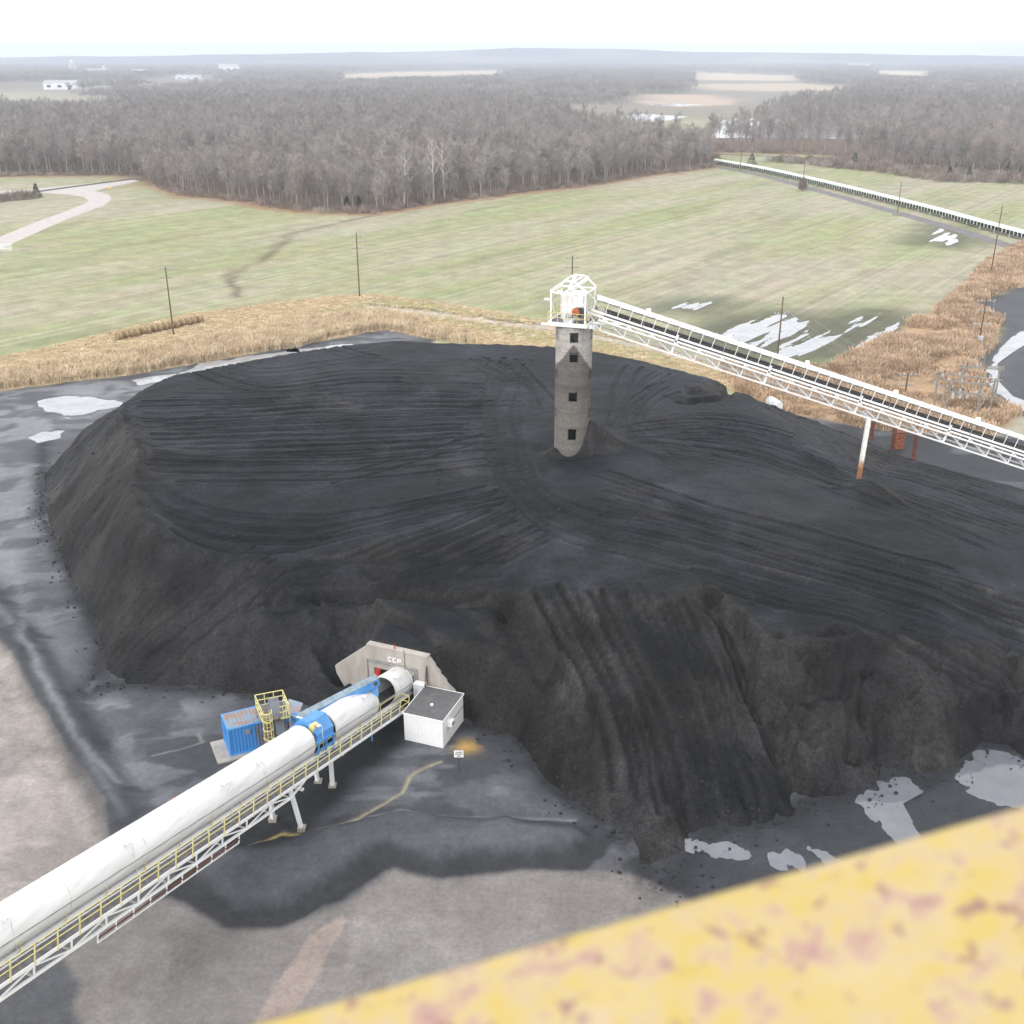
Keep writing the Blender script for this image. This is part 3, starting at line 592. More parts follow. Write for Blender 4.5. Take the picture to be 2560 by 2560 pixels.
    put(np.exp(-(((X+17.5)/4.2)**2+((Y-60.2)/2.0)**2)**2), (.022, .023, .026), .7, .9)  # black coal and the tube's shade near the leg, painted into the ground
    for w in PUDW: pw_ = sdist(w, wx, wy); put(sstep(-2.2 if w[0][1] > 150 else -1.0, 0, pw_), (.045, .047, .054), .4, .8)
    td = np.minimum(ldist(toe_f, X, Y), ldist(toe_r, X, Y)); put(np.exp(-(td/1.3)**1.5)*sstep(.32, .62, fbm(X/1.4, Y/1.4, 361, 4)+.25*np.exp(-td)), (.026, .027, .031), .7, .92)
    y0 = P(1168, 1868); put(np.exp(-(((X-y0[0])/1.0)**2+((Y-y0[1])/.9)**2))*sstep(.35, .55, fbm(X/1.2, Y/1.2, 341, 3)), (.42, .27, .09), .8, .9)
    for k, s_ in enumerate(STREAMS):
        w = (.16, .2, .3, .12, .12)[k]; put(np.exp(-(ldist(s_, wx+.5*(fbm(X/.9, Y/.9, 371, 3)-.5), wy)/w)**2), ((.34, .30, .19), (.23, .235, .245), (.23, .235, .25), (.26, .25, .23), (.36, .28, .12))[k], .6, (.8, .6, .45, .6, .8)[k])
    return c
def field_mat():
    m, t, b = terrain_mat('ground', 1.1, .18, .5, .06)
    # drill rows of the field, only where crop grows
    src = b.inputs['Base Color'].links[0].from_socket; a = t.nodes.new('ShaderNodeAttribute'); a.attribute_name = 'crop'; p = pos(t)
    r = mapped(t, p, rot=(0, 0, -ROW)); f = noise(t, mapped(t, r, sc=(.010, .55, 1)), 1.0, 5, .62); f2 = noise(t, mapped(t, r, sc=(.03, .09, 1)), 1.0, 4, .6)
    k = mixc(t, 1.0, ramp(t, f, [(.3, (.78, .77, .77)), (.52, (1.01, 1.01, 1.0)), (.72, (1.14, 1.14, 1.11))]), ramp(t, f2, [(.35, (1.05, .98, .96)), (.65, (.97, 1.03, .92))]), 'MULTIPLY')
    t.links.new(mixc(t, a.outputs['Fac'], src, mixc(t, 1.0, src, k, 'MULTIPLY')), b.inputs['Base Color'])
    return m
GROUND = field_mat()
RECTS = [(-45, 12, 40, 80, .16), (-60, -45, 26, 92, .26), (12, 36, 26, 92, .26), (-45, 12, 26, 40, .26), (-45, 12, 80, 92, .26), (-60, 36, 92, 130, .5), (-150, -60, 26, 130, .8), (36, 150, 26, 130, .5), (-150, 150, 130, 262, .6), (-150, 0, 262, 460, 2.2), (0, 170, 262, 360, .8), (150, 170, 26, 262, 1), (0, 170, 360, 460, 2),
         (-700, -150, 26, 460, 5), (170, 700, 26, 460, 5), (-900, 900, 460, 1400, 8), (-900, -700, 26, 460, 20), (700, 900, 26, 460, 20), (-900, 900, -400, 26, 25), (-7000, 7000, 1400, 9800, 50), (-7000, -900, -400, 1400, 100), (900, 7000, -400, 1400, 100)]
cos_, fcs_, cls_, k0 = [], [], [], 0
YARDP = gp([(-500, 1005), (0, 890), (900, 735), (1440, 812), (1800, 905), (2080, 925), (2300, 795), (2600, 585), (3300, 700), (3600, 2700), (-2000, 2700)])
for x0, x1, y0, y1, st in RECTS:
    nx = max(2, int(round((x1-x0)/st))+1); ny = max(2, int(round((y1-y0)/st))+1)
    X, Y = np.meshgrid(np.linspace(x0, x1, nx), np.linspace(y0, y1, ny))
    if y1 < 400 and st < 1.5 and y0 >= 26 and x1 <= 180:
        Z = ground_z(X, Y); ed = np.minimum(np.minimum(X-(-150), 170-X), np.minimum(Y-26, 1e9)); Z = Z*sstep(0, 4, ed)
    else: Z = np.zeros_like(X)
    inpile = np.zeros_like(X, bool)
    if st < 1.5:
        inpile = np.minimum(np.minimum(hp(X-1.2, Y), hp(X+1.2, Y)), np.minimum(hp(X, Y-1.2), hp(X, Y+1.2))) > .9
        inpile &= (X > PX0) & (X < PX0+PST*(PNX-2)) & (Y > PY0) & (Y < PY0+PST*(PNY-2))
    kp = ~(inpile[:-1, :-1] & inpile[1:, 1:] & inpile[:-1, 1:] & inpile[1:, :-1])
    # coarse neighbours dip under the fine ones by nothing: edges share z=0 away from the yard
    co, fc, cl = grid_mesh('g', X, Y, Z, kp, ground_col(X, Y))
    cos_.append(co); fcs_.append(fc+k0); cls_.append(cl); k0 += len(co)
cos_.append(np.array([(-150, 26, -.8), (170, 26, -.8), (170, 460, -.8), (-150, 460, -.8)], float)); fcs_.append(np.array([[0, 1, 2, 3]])+k0); cls_.append(np.array([[.05, .05, .05, .8]]*4)); k0 += 4   # subsoil
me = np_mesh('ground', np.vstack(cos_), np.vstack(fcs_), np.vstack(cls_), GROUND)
allc = np.vstack(cos_); crop = sstep(0, 6, -sdist(YARDP, allc[:, 0], allc[:, 1]))*sstep(1300, 1200, allc[:, 1]); at_ = me.attributes.new('crop', 'FLOAT', 'POINT'); at_.data.foreach_set('value', crop.astype(np.float32))
o = bpy.data.objects.new('ground', me); COL.objects.link(o); tag(o, 'yard, fields and flat farmland spreading to the horizon', None, None, 'structure')

# ---- pools of water lying in the hollows
def sheet(name, poly, z, mat, kind='structure', label=None, grow=0.0):
    c = np.mean(np.array([p[:2] for p in poly]), 0); pts = []
    for p in poly:
        d = np.array(p[:2])-c; L = np.linalg.norm(d)+1e-6; q = c+d*(1+grow/L); pts.append((q[0], q[1], z))
    me = bpy.data.meshes.new(name); me.from_pydata(pts, [], [tuple(range(len(pts)))]); me.materials.append(mat); me.update()
    bm = bmesh.new(); bm.from_mesh(me); bmesh.ops.triangulate(bm, faces=bm.faces)
    bmesh.ops.recalc_face_normals(bm, faces=bm.faces)
    if bm.faces[:] and bm.faces[:][0].normal.z < 0: bmesh.ops.reverse_faces(bm, faces=bm.faces)
    bm.to_mesh(me); bm.free()
    o = bpy.data.objects.new(name, me); COL.objects.link(o); tag(o, label, None, None, kind); return o
MILK = paint('milky_puddle', (.135, .142, .162), (.175, .182, .202), .4, .05, lo=.35, hi=.7)
SKY_POOL = paint('flood_pool', (.27, .28, .30), (.36, .37, .39), .35, .05, lo=.35, hi=.65)  # water, with sky-bright reflection painted into its pale base colour
for (p, br), w in zip(PUD, PUDW): sheet('puddle', w, -.045, SKY_POOL if br else MILK, grow=1.2 if w[0][1] > 150 else .6, label='pale pool of standing water on the black yard')
for i_, ((p, k), w) in enumerate(zip(FLOOD, FLDW)): sheet('flood_water', w, -.062-.004*i_, SKY_POOL, grow=2.5, label='pale meltwater standing between the crop rows of the field')
for q in ([(1500, 300), (1640, 306), (1720, 292), (1600, 284)], [(1790, 345), (2010, 345), (2260, 352), (2330, 330), (2150, 308), (1900, 296), (1780, 300)], [(2330, 362), (2450, 366), (2600, 360), (2600, 330), (2420, 326)], [(2360, 307), (2460, 312), (2500, 304), (2420, 300)],
          [(1600, 262), (1700, 265), (1760, 262), (1700, 258)]):
    sheet('flood_water', gp(q), .05, SKY_POOL, label='flood water standing under the bare trees of the far wood')
# ---- roads and railway beds
def strip(name, px, width, mat, z=.03, label=None, ends=None):
    sp = smooth_path([P(x, y) for x, y in px], 3.0); d = np.gradient(sp, axis=0); d /= np.linalg.norm(d, axis=1)[:, None]; nr = np.stack([-d[:, 1], d[:, 0]], 1)
    a = sp+nr*width/2; b = sp-nr*width/2; n = len(sp); m = MB()
    m.add([(*q, z) for q in a]+[(*q, z) for q in b], [(i+1, i, n+i, n+i+1) for i in range(n-1)])
    o = m.build(name, mat); return tag(o, label, None, None, 'structure')
GRAVEL = paint('gravel', (.50, .46, .44), (.40, .365, .35), .35, .95, lo=.35, hi=.7)
ASPH = paint('old_asphalt', (.14, .13, .135), (.19, .175, .175), .3, .9)
TRK = paint('track_bed', (.055, .05, .055), (.085, .075, .075), .3, .9)
ROADG = gp([(-60, 617), (0, 592), (87, 556), (152, 533), (213, 509), (222, 502), (209, 493), (174, 487), (106, 482), (0, 492), (-200, 505), (-200, 490), (0, 478), (110, 470), (230, 458), (326, 449), (352, 452), (283, 466), (237, 477), (274, 487), (279, 498), (261, 513), (185, 541), (109, 574), (22, 613), (-60, 650)])
sheet('gravel_road', ROADG, .02, GRAVEL, label='pale gravel road bending across the grass to the junction')
strip('railway_bed', [(-150, 512), (0, 494), (110, 477), (220, 462), (345, 446)], 4.0, TRK, .06, 'dark straight railway bed beside the gravel junction')
strip('railway_bed', [(1770, 385), (1860, 388), (1960, 393), (2060, 399)], 4.5, TRK, .06, 'dark railway bed in front of the right-hand wood')
strip('access_road', [(1786, 417), (1900, 438), (2050, 478), (2200, 520), (2400, 577), (2600, 640)], 5.5, ASPH, .03, 'grey service road beside the long overland conveyor')

# ---- far hills
hx = np.linspace(-7000, 7000, 281); hy = np.linspace(6200, 9400, 41); X, Y = np.meshgrid(hx, hy)
prof = np.interp(X[0]/7500*FPX+CXY, [-900, 0, 500, 1000, 1280, 1500, 1900, 2560, 3400], [30, 34, 48, 70, 92, 84, 62, 34, 22])[None, :]
Z = (prof+26*(fbm(X/600, Y/900, 401, 4)-.5))*sstep(6200, 7400, Y)*sstep(9400, 8400, Y)+10*fbm(X/90, Y/90, 403, 3)*sstep(6200, 6500, Y)-2
co, fc, cl = grid_mesh('h', X, Y, Z, np.ones((40, 280), bool), np.concatenate([lerp((.11, .10, .09), (.2, .17, .13), sstep(.5, .62, fbm(X/500, Y/700, 405, 4))), np.full(X.shape+(1,), .95)], -1))
o = bpy.data.objects.new('hills', np_mesh('hills', co, fc, cl, GROUND)); COL.objects.link(o); tag(o, 'low wooded hills along the hazy horizon', None, None, 'structure')

# ================================================================== TUBE CONVEYOR (lower left)
A0 = np.array([-9.37, 76.6, 2.5]); A1 = np.array([-25.2, 40.9, 10.4]); CD = (A1-A0)/np.linalg.norm(A1-A0)
CL = np.cross(CD, (0, 0, 1)); CL /= np.linalg.norm(CL)
if CL[0] < 0: CL = -CL
CN = np.cross(CL, CD); CN = CN if CN[2] > 0 else -CN
def Q(s, l=0, n=0): return A0+CD*s+CL*l+CN*n
def s_at(px):
    ss = np.linspace(-4, 50, 1000); q = np.array([Q(s) for s in ss]); x, _ = proj(q[:, 0], q[:, 1], q[:, 2]); return ss[np.argmin(np.abs(x-px))]
SA0, SA1, SB0, SB1, SC0 = s_at(1000), s_at(957), s_at(914), s_at(806), s_at(752)
conv = thing('tube_conveyor', 'long white tube-covered conveyor with yellow railed walkway rising from the tunnel', 'conveyor', tuple(Q(20)*[1, 1, 0]))
def arch(s0, s1, r, th=.05, a0=-48, a1=228, n=30):
    m = MB(); ang = [math.radians(a0+(a1-a0)*k/n) for k in range(n+1)]; w = n+1
    def ringv(s, rr): return [Q(s, rr*math.cos(a), rr*math.sin(a)) for a in ang]
    for (p, q, rev) in ((ringv(s0, r), ringv(s1, r), 0), (ringv(s0, r-th), ringv(s1, r-th), 1), (ringv(s0, r), ringv(s0, r-th), 1), (ringv(s1, r), ringv(s1, r-th), 0)):
        f = [(k, k+1, w+k+1, w+k) for k in range(n)]; m.add(p+q, [g[::-1] for g in f] if rev else f)
    for k in (0, n): m.add([Q(s0, r*math.cos(ang[k]), r*math.sin(ang[k])), Q(s1, r*math.cos(ang[k]), r*math.sin(ang[k])), Q(s1, (r-th)*math.cos(ang[k]), (r-th)*math.sin(ang[k])), Q(s0, (r-th)*math.cos(ang[k]), (r-th)*math.sin(ang[k]))], [(0, 1, 2, 3)])
    return m
R = 1.2
arch(SA0-1.2, SA1, R).build('hood_section', HOODW, conv, True); arch(SB0, SB1, R).build('hood_section', HOODW, conv, True)
s = SC0; SEND = 52
while s < SEND: arch(s, min(s+5.6, SEND)-.012, R).build('hood_section', HOODW, conv, True); s += 5.6
for s in (SA0+.0, SA1-.08, SB0, SB1-.08, SC0):
    arch(s, s+.1, R+.035, .09).build('end_ring', CREAMRIB, conv, True)
s = SC0+5.6
while s < SEND: arch(s-.03, s+.03, R+.012, .03).build('joint_band', CREAMRIB, conv, True); s += 5.6
MB().frame(Q(24, 0, -.55), CD*28, CL*.6, CN*.02).build('belt', BELT, conv)
for l in (-.95, .95): MB().bar(Q(-3, l, -.98), Q(SEND, l, -.98), .14, .26, CN).build('stringer', WHITE, conv)
MB().frame(Q(24, 0, -1.02), CD*28, CL*.9, CN*.015).build('drip_pan', DARK, conv)
# walkway with grating, rails and posts
WA, WBE = SA1-.6, SEND
MB().frame(Q((WA+WBE)/2, 1.62, -1.2), CD*(WBE-WA)/2, CL*.42, CN*.03).build('walkway_grating', GRATE, conv)
for l in (1.16, 2.08): MB().bar(Q(WA, l, -1.22), Q(WBE, l, -1.22), .07, .2, CN).build('walkway_beam', WHITE, conv)
for n in (-.12, -.62): MB().bar(Q(WA, 2.1, n), Q(WBE, 2.1, n), .045).build('handrail', YELLOW, conv)
for n in (-.12, -.6): MB().bar(Q(WA, 1.14, n), Q(WBE, 1.14, n), .05).build('handrail', YELLOW if n > -.3 else STEEL, conv)
MB().bar(Q(SA1-2.5, 1.22, .08), Q(WBE, 1.22, .08), .04).build('cable_pipe', STEEL, conv)
bars('handrail', [(Q(WA, 1.14, -.12), Q(WA, 2.1, -.12)), (Q(WA, 1.14, -.62), Q(WA, 2.1, -.62))], .05, YELLOW, conv)
s = WA
k = 0
while s < WBE:
    MB().bar(Q(s, 2.1, -1.35), Q(s, 2.1, -.1), .06).build('rail_post', YELLOW, conv)
    if k % 2 == 0: MB().bar(Q(s, 1.14, -1.3), Q(s, 1.14, -.1), .05).build('rail_post', YELLOW, conv)
    MB().bar(Q(s, -.9, -1.28), Q(s, 2.1, -1.28), .08, .1, CN).build('cross_beam', WHITE, conv)
    s += 1.45; k += 1
# truss below the higher part
T0 = s_at(700); s = T0; k = 0
for l in (-.95, 2.08): MB().bar(Q(T0+1.6, l, -1.9), Q(SEND, l, -1.9), .13, .15, CN).build('truss_chord', WHITE, conv)
for l in (-.95, 2.08):
    MB().bar(Q(T0, l, -1.3), Q(T0+1.6, l, -1.9), .12).build('truss_chord', WHITE, conv)
while s+2.4 < SEND:
    for l in (-.95, 2.08):
        MB().bar(Q(s+1.6, l, -1.3), Q(s+1.6, l, -1.87), .08).build('truss_vertical', WHITE, conv)
        a, b = (-1.3, -1.87) if k % 2 else (-1.87, -1.3)
        MB().bar(Q(s+1.6, l, a), Q(s+4.0, l, b), .075).build('truss_diagonal', WHITE, conv)
    MB().bar(Q(s+1.6, -.95, -1.9), Q(s+1.6, 2.08, -1.9), .09).build('cross_beam', WHITE, conv)
    s += 2.4; k += 1
C0, C1 = s_at(530), s_at(165)
for n in (-2.2, -2.45): MB().bar(Q(C0, 2.15, n), Q(C1, 2.15, n), .07).build('cable_tray', WHITE if n < -2.3 else RUST, conv)
for s in np.linspace(C0, C1, 10): MB().bar(Q(s, 2.15, -1.9), Q(s, 2.15, -2.48), .06).build('tray_hanger', WHITE, conv)
# trestle legs
for fx, fy, tx, ty in ((755, 2074, 731, 1974), (832, 1968, 820, 1912)):
    f = P(fx, fy, -.1); s = float(np.dot(f-A0, CD)/1.0); lam = float(np.dot(f-A0, CL))
    top = -2.0 if fy > 2000 else -1.4
    for sg in (1, -1):
        foot = np.array(f) if sg > 0 else f-CL*2*lam*.95
        foot[2] = -.2; tp = Q(np.dot((foot-A0)*[1, 1, 0], CD*[1, 1, 0])/np.dot(CD*[1, 1, 0], CD*[1, 1, 0]), sg*.85, top)
        MB().bar(foot, tp, .24, .26, CD).build('trestle_leg', WHITE, conv)
        MB().box((foot[0], foot[1], .02), (.55, .55, .3)).build('footing', CONC, conv)
    s_ = np.dot((f-A0)*[1, 1, 0], CD*[1, 1, 0])/np.dot(CD*[1, 1, 0], CD*[1, 1, 0])
    MB().bar(Q(s_, -.95, top), Q(s_, 2.0, top), .18, .22, CD).build('cross_beam', WHITE, conv)
    MB().bar(Q(s_, .9, top-.3)*1.0, Q(s_, -1.1, top-1.6), .07).build('brace', STEEL, conv)
f2 = Q(36, 1.6, 0); 
for l in (-1.5, 1.6):
    a = Q(50, l, -2.2); MB().bar((a[0], a[1], -.1), a, .34, .34).build('trestle_leg', WHITE, conv)
# lamp posts on the walkway
for px in (10, 312, 553, 640, 778, 895, 975):
    s = s_at(px-8) if px < 700 else s_at(px); b = Q(s, 1.16, -1.2); t = b+np.array([0, 0, 2.5])
    lp = MB().bar(b, t, .035).build('lamp_post', TANK, conv)
    arm = t-CL*.25; MB().bar(t, arm, .035).build('lamp_arm', TANK, lp)
    MB().frame(arm-np.array([0, 0, .06])-CL*.1, CL*.2, CD*.12, (0, 0, .07)).build('lamp_head', WHITE, lp)
# blue transfer frame over the belt gap
bs = (SB1+SC0)/2; L2 = abs(SC0-SB1)/2
bf = thing('sample_cutter', 'blue steel hopper housing straddling the belt between two tube sections', 'housing', tuple(Q(bs, 0, -.6)))
Wb = [Q(bs-L2*.85, l, n) for l, n in ((-1.35, -.1), (-1.35, .55), (-.5, 1.42), (.35, 1.42), (1.05, .62), (1.05, .1))]
MB().prism(Wb, CD*L2*1.55).build('cover', BLUE, bf)
MB().frame(Q(bs+.1, 1.12, .1), CD*L2*.8, CL*.14, CN*.07).build('ledge', BLUE, bf)
for ds in (-.7, 0, .7):
    MB().bar(Q(bs+ds*L2, 1.22, -1.1), Q(bs+ds*L2, 1.22, .12), .12).build('leg', BLUE, bf)
MB().frame(Q(bs, 1.2, -.52), CD*L2*.85, CL*.03, CN*.07).build('side_rail', BLUE, bf)
MB().frame(Q(bs+.5*L2, .55, 1.02), CD*.3, CL*.2, CN*.3).build('control_box', YELLOW, bf, label='yellow control box on the blue housing')
MB().frame(Q(bs+.35*L2, -.6, 1.36), CD*.08, CL*.42, CN*.02).build('nameplate', WHITE, bf)
MB().frame(Q(bs, 0, -.2), CD*L2*.8, CL*.8, CN*.25).build('roller_bed', DARK, bf)

# ================================================================== TUNNEL PORTAL
pt = thing('tunnel_portal', 'sloping concrete tunnel head wall lettered CCP at the foot of the coal', 'portal', tuple(PB))
def WP(a, z, b=0): return PB+PU*a+PN*b+np.array([0, 0, z])
def wpx(x, y, b=0):
    q = on_plane(x, y, PB+PN*b, PN); return np.dot(q-PB, PU), q[2]
ol, ot = wpx(936, 1670); orr, ot2 = wpx(1040, 1690); ot = (ot+ot2)/2
la, lz = wpx(838, 1678); lb, lzb = wpx(888, 1717)
ra = 5.55+3.0
shp = lambda pts: MB().prism([WP(a, z) for a, z in pts], -PN*.5)
shp([(0, -.3), (0, 5), (ol, 5), (ol, -.3)]).build('wall', CONC, pt)
shp([(ol, ot), (ol, 5), (orr, 5), (orr, ot)]).build('lintel', CONC, pt)
shp([(orr, -.3), (orr, 5), (5.55, 5), (ra, 1.4), (ra, -.3)]).build('wall', CONC, pt)
wd = -PU*.995+PN*.05
MB().prism([WP(0, 5, -.01), WP(0, -.3, -.01), WP(0, -.3, -.01)+wd*2.0, WP(0, 1.7, -.01)+wd*3.1, WP(0, 2.4, -.01)+wd*3.2], -PN*.45).build('wing_wall', CONC, pt)
MB().prism([WP(-.06, 5.02, .06), WP(5.57, 5.02, .06), WP(5.57, 5.14, .06), WP(-.06, 5.14, .06)], -PN*.62).build('coping', CONC, pt)
# tunnel lining behind the opening
for a in (ol-.15, orr+.15): MB().prism([WP(a-.15, -.3, -.5), WP(a+.15, -.3, -.5), WP(a+.15, ot+.3, -.5), WP(a-.15, ot+.3, -.5)], -PN*9).build('tunnel_side', CONC, pt)
MB().prism([WP(ol-.3, ot+.02, -.5), WP(orr+.3, ot+.02, -.5), WP(orr+.3, ot+.4, -.5), WP(ol-.3, ot+.4, -.5)], -PN*9).build('tunnel_roof', CONC, pt)
MB().prism([WP(ol-.3, -.3, -9.4), WP(orr+.3, -.3, -9.4), WP(orr+.3, ot, -9.4), WP(ol-.3, ot, -9.4)], -PN*.1).build('tunnel_end', BLACK, pt)
def stroke_letters(word, a, z, h, w, gap, parent):
    G = {'C': [((1, 1), (0, 1)), ((0, 1), (0, 0)), ((0, 0), (1, 0))], 'P': [((0, 0), (0, 1)), ((0, 1), (1, 1)), ((1, 1), (1, .45)), ((1, .45), (0, .45))]}
    for i, ch in enumerate(word):
        m = MB()
        for p, q in G[ch]:
            m.bar(WP(a+i*(w+gap)+p[0]*w, z+p[1]*h, .03), WP(a+i*(w+gap)+q[0]*w, z+q[1]*h, .03), .03, .085, np.cross(WP(q[0]*w, q[1]*h)-WP(p[0]*w, p[1]*h), PN))
        m.build('letter', WHITE, parent)
ca, cz = wpx(971, 1643); stroke_letters('CCP', ca, cz-.32, .34, .27, .17, pt)
for (a0, z0, a1, z1) in ((-.05, 3.75, 4.6, 3.75), (-.05, 3.75, -.05, .6), (-.05, 3.55, 4.4, 3.55), (3.45, 5.4, 3.45, 3.5), (4.6, 3.75, 4.6, 2.8)):
    MB().bar(WP(a0, z0, .08), WP(a1, z1, .08), .07, .07, PN).build('conduit', STEEL, pt)
MB().tube([WP(2.5, 5.1, -.15), WP(2.5, 5.5, -.15)], .05, 6).build('beacon', RED, pt)
bxp = thing('hose_cabinet', 'red fire hose cabinet on the concrete wall left of the tunnel mouth', 'cabinet', tuple(WP(1.0, 2.0, .2)))
MB().frame(WP(1.0, 2.5, .16), PU*.2, PN*.14, (0, 0, .5)).build('body', RED, bxp); MB().frame(WP(1.0, 2.5, .31), PU*.15, PN*.012, (0, 0, .42)).build('door', RED, bxp)
ec = thing('electrical_cabinet', 'white electrical cabinet on the concrete wall right of the tunnel mouth', 'cabinet', tuple(WP(5.0, 1.2, .3)))
MB().frame(WP(5.0, 2.0, .32), PU*.5, PN*.28, (0, 0, .75)).build('body', WHITE, ec); MB().frame(WP(5.0, 2.0, .615), PU*.44, PN*.012, (0, 0, .68)).build('door', TANK, ec)
for a in (4.35, 4.45): MB().bar(WP(a, .8, .1), WP(a, 3.4, .1), .06).build('conduit', STEEL, ec)
dv = thing('davit_bracket', 'dark triangular steel bracket on the right of the tunnel head wall', 'bracket', tuple(WP(5.5, 2.7, .1)))
MB().bar(WP(5.5, 2.7, .1), WP(5.5, 4.3, .1), .08).build('upright', DARK, dv); MB().bar(WP(5.5, 4.3, .1), WP(5.65, 2.7, .8), .06).build('stay', DARK, dv); MB().bar(WP(5.5, 2.8, .1), WP(5.65, 2.7, .8), .06).build('base', DARK, dv)
rp = P(862, 1722, .15); MB().tube([rp-np.array([.55, -.1, 0]), rp+np.array([.75, -.25, 0])], .09, 8).build('red_pipe', RED); tag(bpy.context.scene.objects['red_pipe'], 'red pipe lying on the ground left of the tunnel portal', 'pipe')
hy_ = P(437, 2012, 0); hyd = thing('fire_hydrant', 'small red hydrant standing above the white tube on the wet yard', 'hydrant', tuple(hy_))
MB().tube([hy_, hy_+[0, 0, .55], hy_+[0, 0, .7]], [.13, .13, .05], 8).build('barrel', RED, hyd); MB().bar(hy_+[-.2, 0, .42], hy_+[.2, 0, .42], .1).build('outlet', RED, hyd)

# ================================================================== SHED
SA_, SB_, SC_ = P(1012, 1849.5), P(1108, 1871), P(1160, 1802); su = (SB_-SA_); sw = np.linalg.norm(su); su /= sw; sv = (SC_-SB_); sl = np.linalg.norm(sv); sv = sv-su*np.dot(su, sv); sv /= np.linalg.norm(sv)
sh = thing('switchgear_shed', 'white clad flat-roofed shed with grey roof beside the tunnel portal', 'shed', tuple(SA_))
def S(a, b, z): return SA_+su*a+sv*b+np.array([0, 0, z])
sh_h = 2.5
m = MB(); m.prism([S(.004, .004, 0), S(sw-.004, .004, 0), S(sw-.004, sl-.004, 0), S(.004, sl-.004, 0)], (0, 0, sh_h-.02)); m.build('wall_core', WHITE, sh)
n = 11
for i in range(n): MB().frame(S(sw*(i+.5)/n, .0, sh_h/2), su*(sw/n*.485), sv*.012, (0, 0, sh_h/2-.01)).build('cladding_panel', WHITE, sh)
n = 13
for i in range(n): MB().frame(S(sw, sl*(i+.5)/n, sh_h/2), sv*(sl/n*.485), su*.012, (0, 0, sh_h/2-.01)).build('cladding_panel', WHITE, sh)
rf = MB().prism([S(-.06, -.06, sh_h), S(sw+.06, -.06, sh_h), S(sw+.06, sl+.06, sh_h), S(-.06, sl+.06, sh_h)], (0, 0, .05)).build('roof', ROOFD, sh)
for a, b in (((-.07, -.07), (sw+.07, -.07)), ((sw+.07, -.07), (sw+.07, sl+.07)), ((sw+.07, sl+.07), (-.07, sl+.07)), ((-.07, sl+.07), (-.07, -.07))):
    MB().bar(S(*a, sh_h+.02), S(*b, sh_h+.02), .05, .12).build('roof_edge', WHITE, rf)
MB().tube([S(sw*.5, sl*.42, sh_h+.04), S(sw*.5, sl*.42, sh_h+.16)], .13, 8).build('roof_vent', WHITE, rf)
ac = MB().frame(S(sw+.22, sl*.27, 1.75), su*.2, sv*.3, (0, 0, .22)).build('air_conditioner', WHITE, sh)
MB().frame(S(sw+.43, sl*.27, 1.75), su*.01, sv*.22, (0, 0, .15)).build('grille', STEEL, ac)
for k in (-.25, .25): MB().bar(S(sw+.05, sl*.27+k, 1.2), S(sw+.35, sl*.27+k, 1.5), .04).build('bracket', STEEL, ac)
MB().bar(S(sw+.05, sl*.55, 1.5), S(sw+.05, sl*.98, 1.5), .05).build('conduit', STEEL, sh)
MB().frame(S(sw+.045, sl*.24, .95), su*.012, sv*.1, (0, 0, .14)).build('door_notice', WHITE, sh)

# ================================================================== WARNING SIGN
sg_ = P(1148, 1925); sgn = thing('warning_sign', 'small white lettered sign on a dark post near the yellow stain', 'sign', tuple(sg_))
MB().bar(sg_, sg_+[0, 0, 1.55], .06).build('post', DARK, sgn); pb = MB().frame(sg_+[0, -.05, 1.5], (.36, 0, 0), (0, .015, 0), (0, 0, .3)).build('board', WHITE, sgn)
for r, (n, wd_) in enumerate(((6, .055), (8, .05), (4, .055))):
    for i in range(n):
        MB().frame(sg_+[(i-(n-1)/2)*wd_*1.45, -.07, 1.66-r*.17], (wd_*.5, 0, 0), (0, .004, 0), (0, 0, .045)).build('letter', DARK, pb)

# ================================================================== BLUE CONTAINER AND SAMPLING STATION
KF, KB_, KR = P(577.7, 1893), P(564.6, 1855), P(679, 1867); ku = KR-KF; ku /= np.linalg.norm(ku); kv = KB_-KF; kv = kv-ku*np.dot(ku, kv); kv /= np.linalg.norm(kv); kl, kw, kh = 3.9, 2.25, 2.5
def K(a, b, z): return KF+ku*a+kv*b+np.array([0, 0, z])
def cont_mat():
    m, t, ns, ls, b = nodes('container_paint'); p = pos(t)
    f = noise(t, mapped(t, p, sc=(1, 1, .25)), 2.0, 6, .7); x = t.nodes.new('ShaderNodeSeparateXYZ'); ls.new(p, x.inputs[0])
    k = mathn(t, 'ADD', mathn(t, 'MULTIPLY', mathn(t, 'SUBTRACT', x.outputs[0], float(KF[0]+1.6)), .35), f)
    c = mixc(t, ramp(t, k, [(.55, 0), (.75, 1)]), (.06, .26, .62), ramp(t, noise(t, p, 5, 5), [(.4, (.22, .11, .06)), (.6, (.16, .2, .22))]))
    ls.new(c, b.inputs['Base Color']); b.inputs['Roughness'].default_value = .5; return m
CONT = cont_mat()
CROOF = paint('container_roof', (.20, .29, .38), (.30, .19, .15), 1.1, .6, lo=.42, hi=.6, detail=7)
pad = MB().prism([K(-1.1, -.5, -.1), K(kl+.6, -.5, -.1), K(kl+.6, kw+.3, -.1), K(-1.1, kw+.3, -.1)], (0, 0, .2)).build('concrete_pad', CONC)
tag(pad, 'low concrete pad under the blue container', 'slab')
ct = thing('shipping_container', 'blue corrugated steel container rusting at one end', 'container', tuple(KF))
MB().prism([K(.04, .04, .12), K(kl-.04, .04, .12), K(kl-.04, kw-.04, .12), K(.04, kw-.04, .12)], (0, 0, kh-.14)).build('shell', CONT, ct)
for i in range(15): MB().frame(K(kl*(i+.5)/15, .02, kh/2+.06), ku*(kl/15*.3), kv*.035, (0, 0, kh/2-.16)).build('side_rib', CONT, ct)
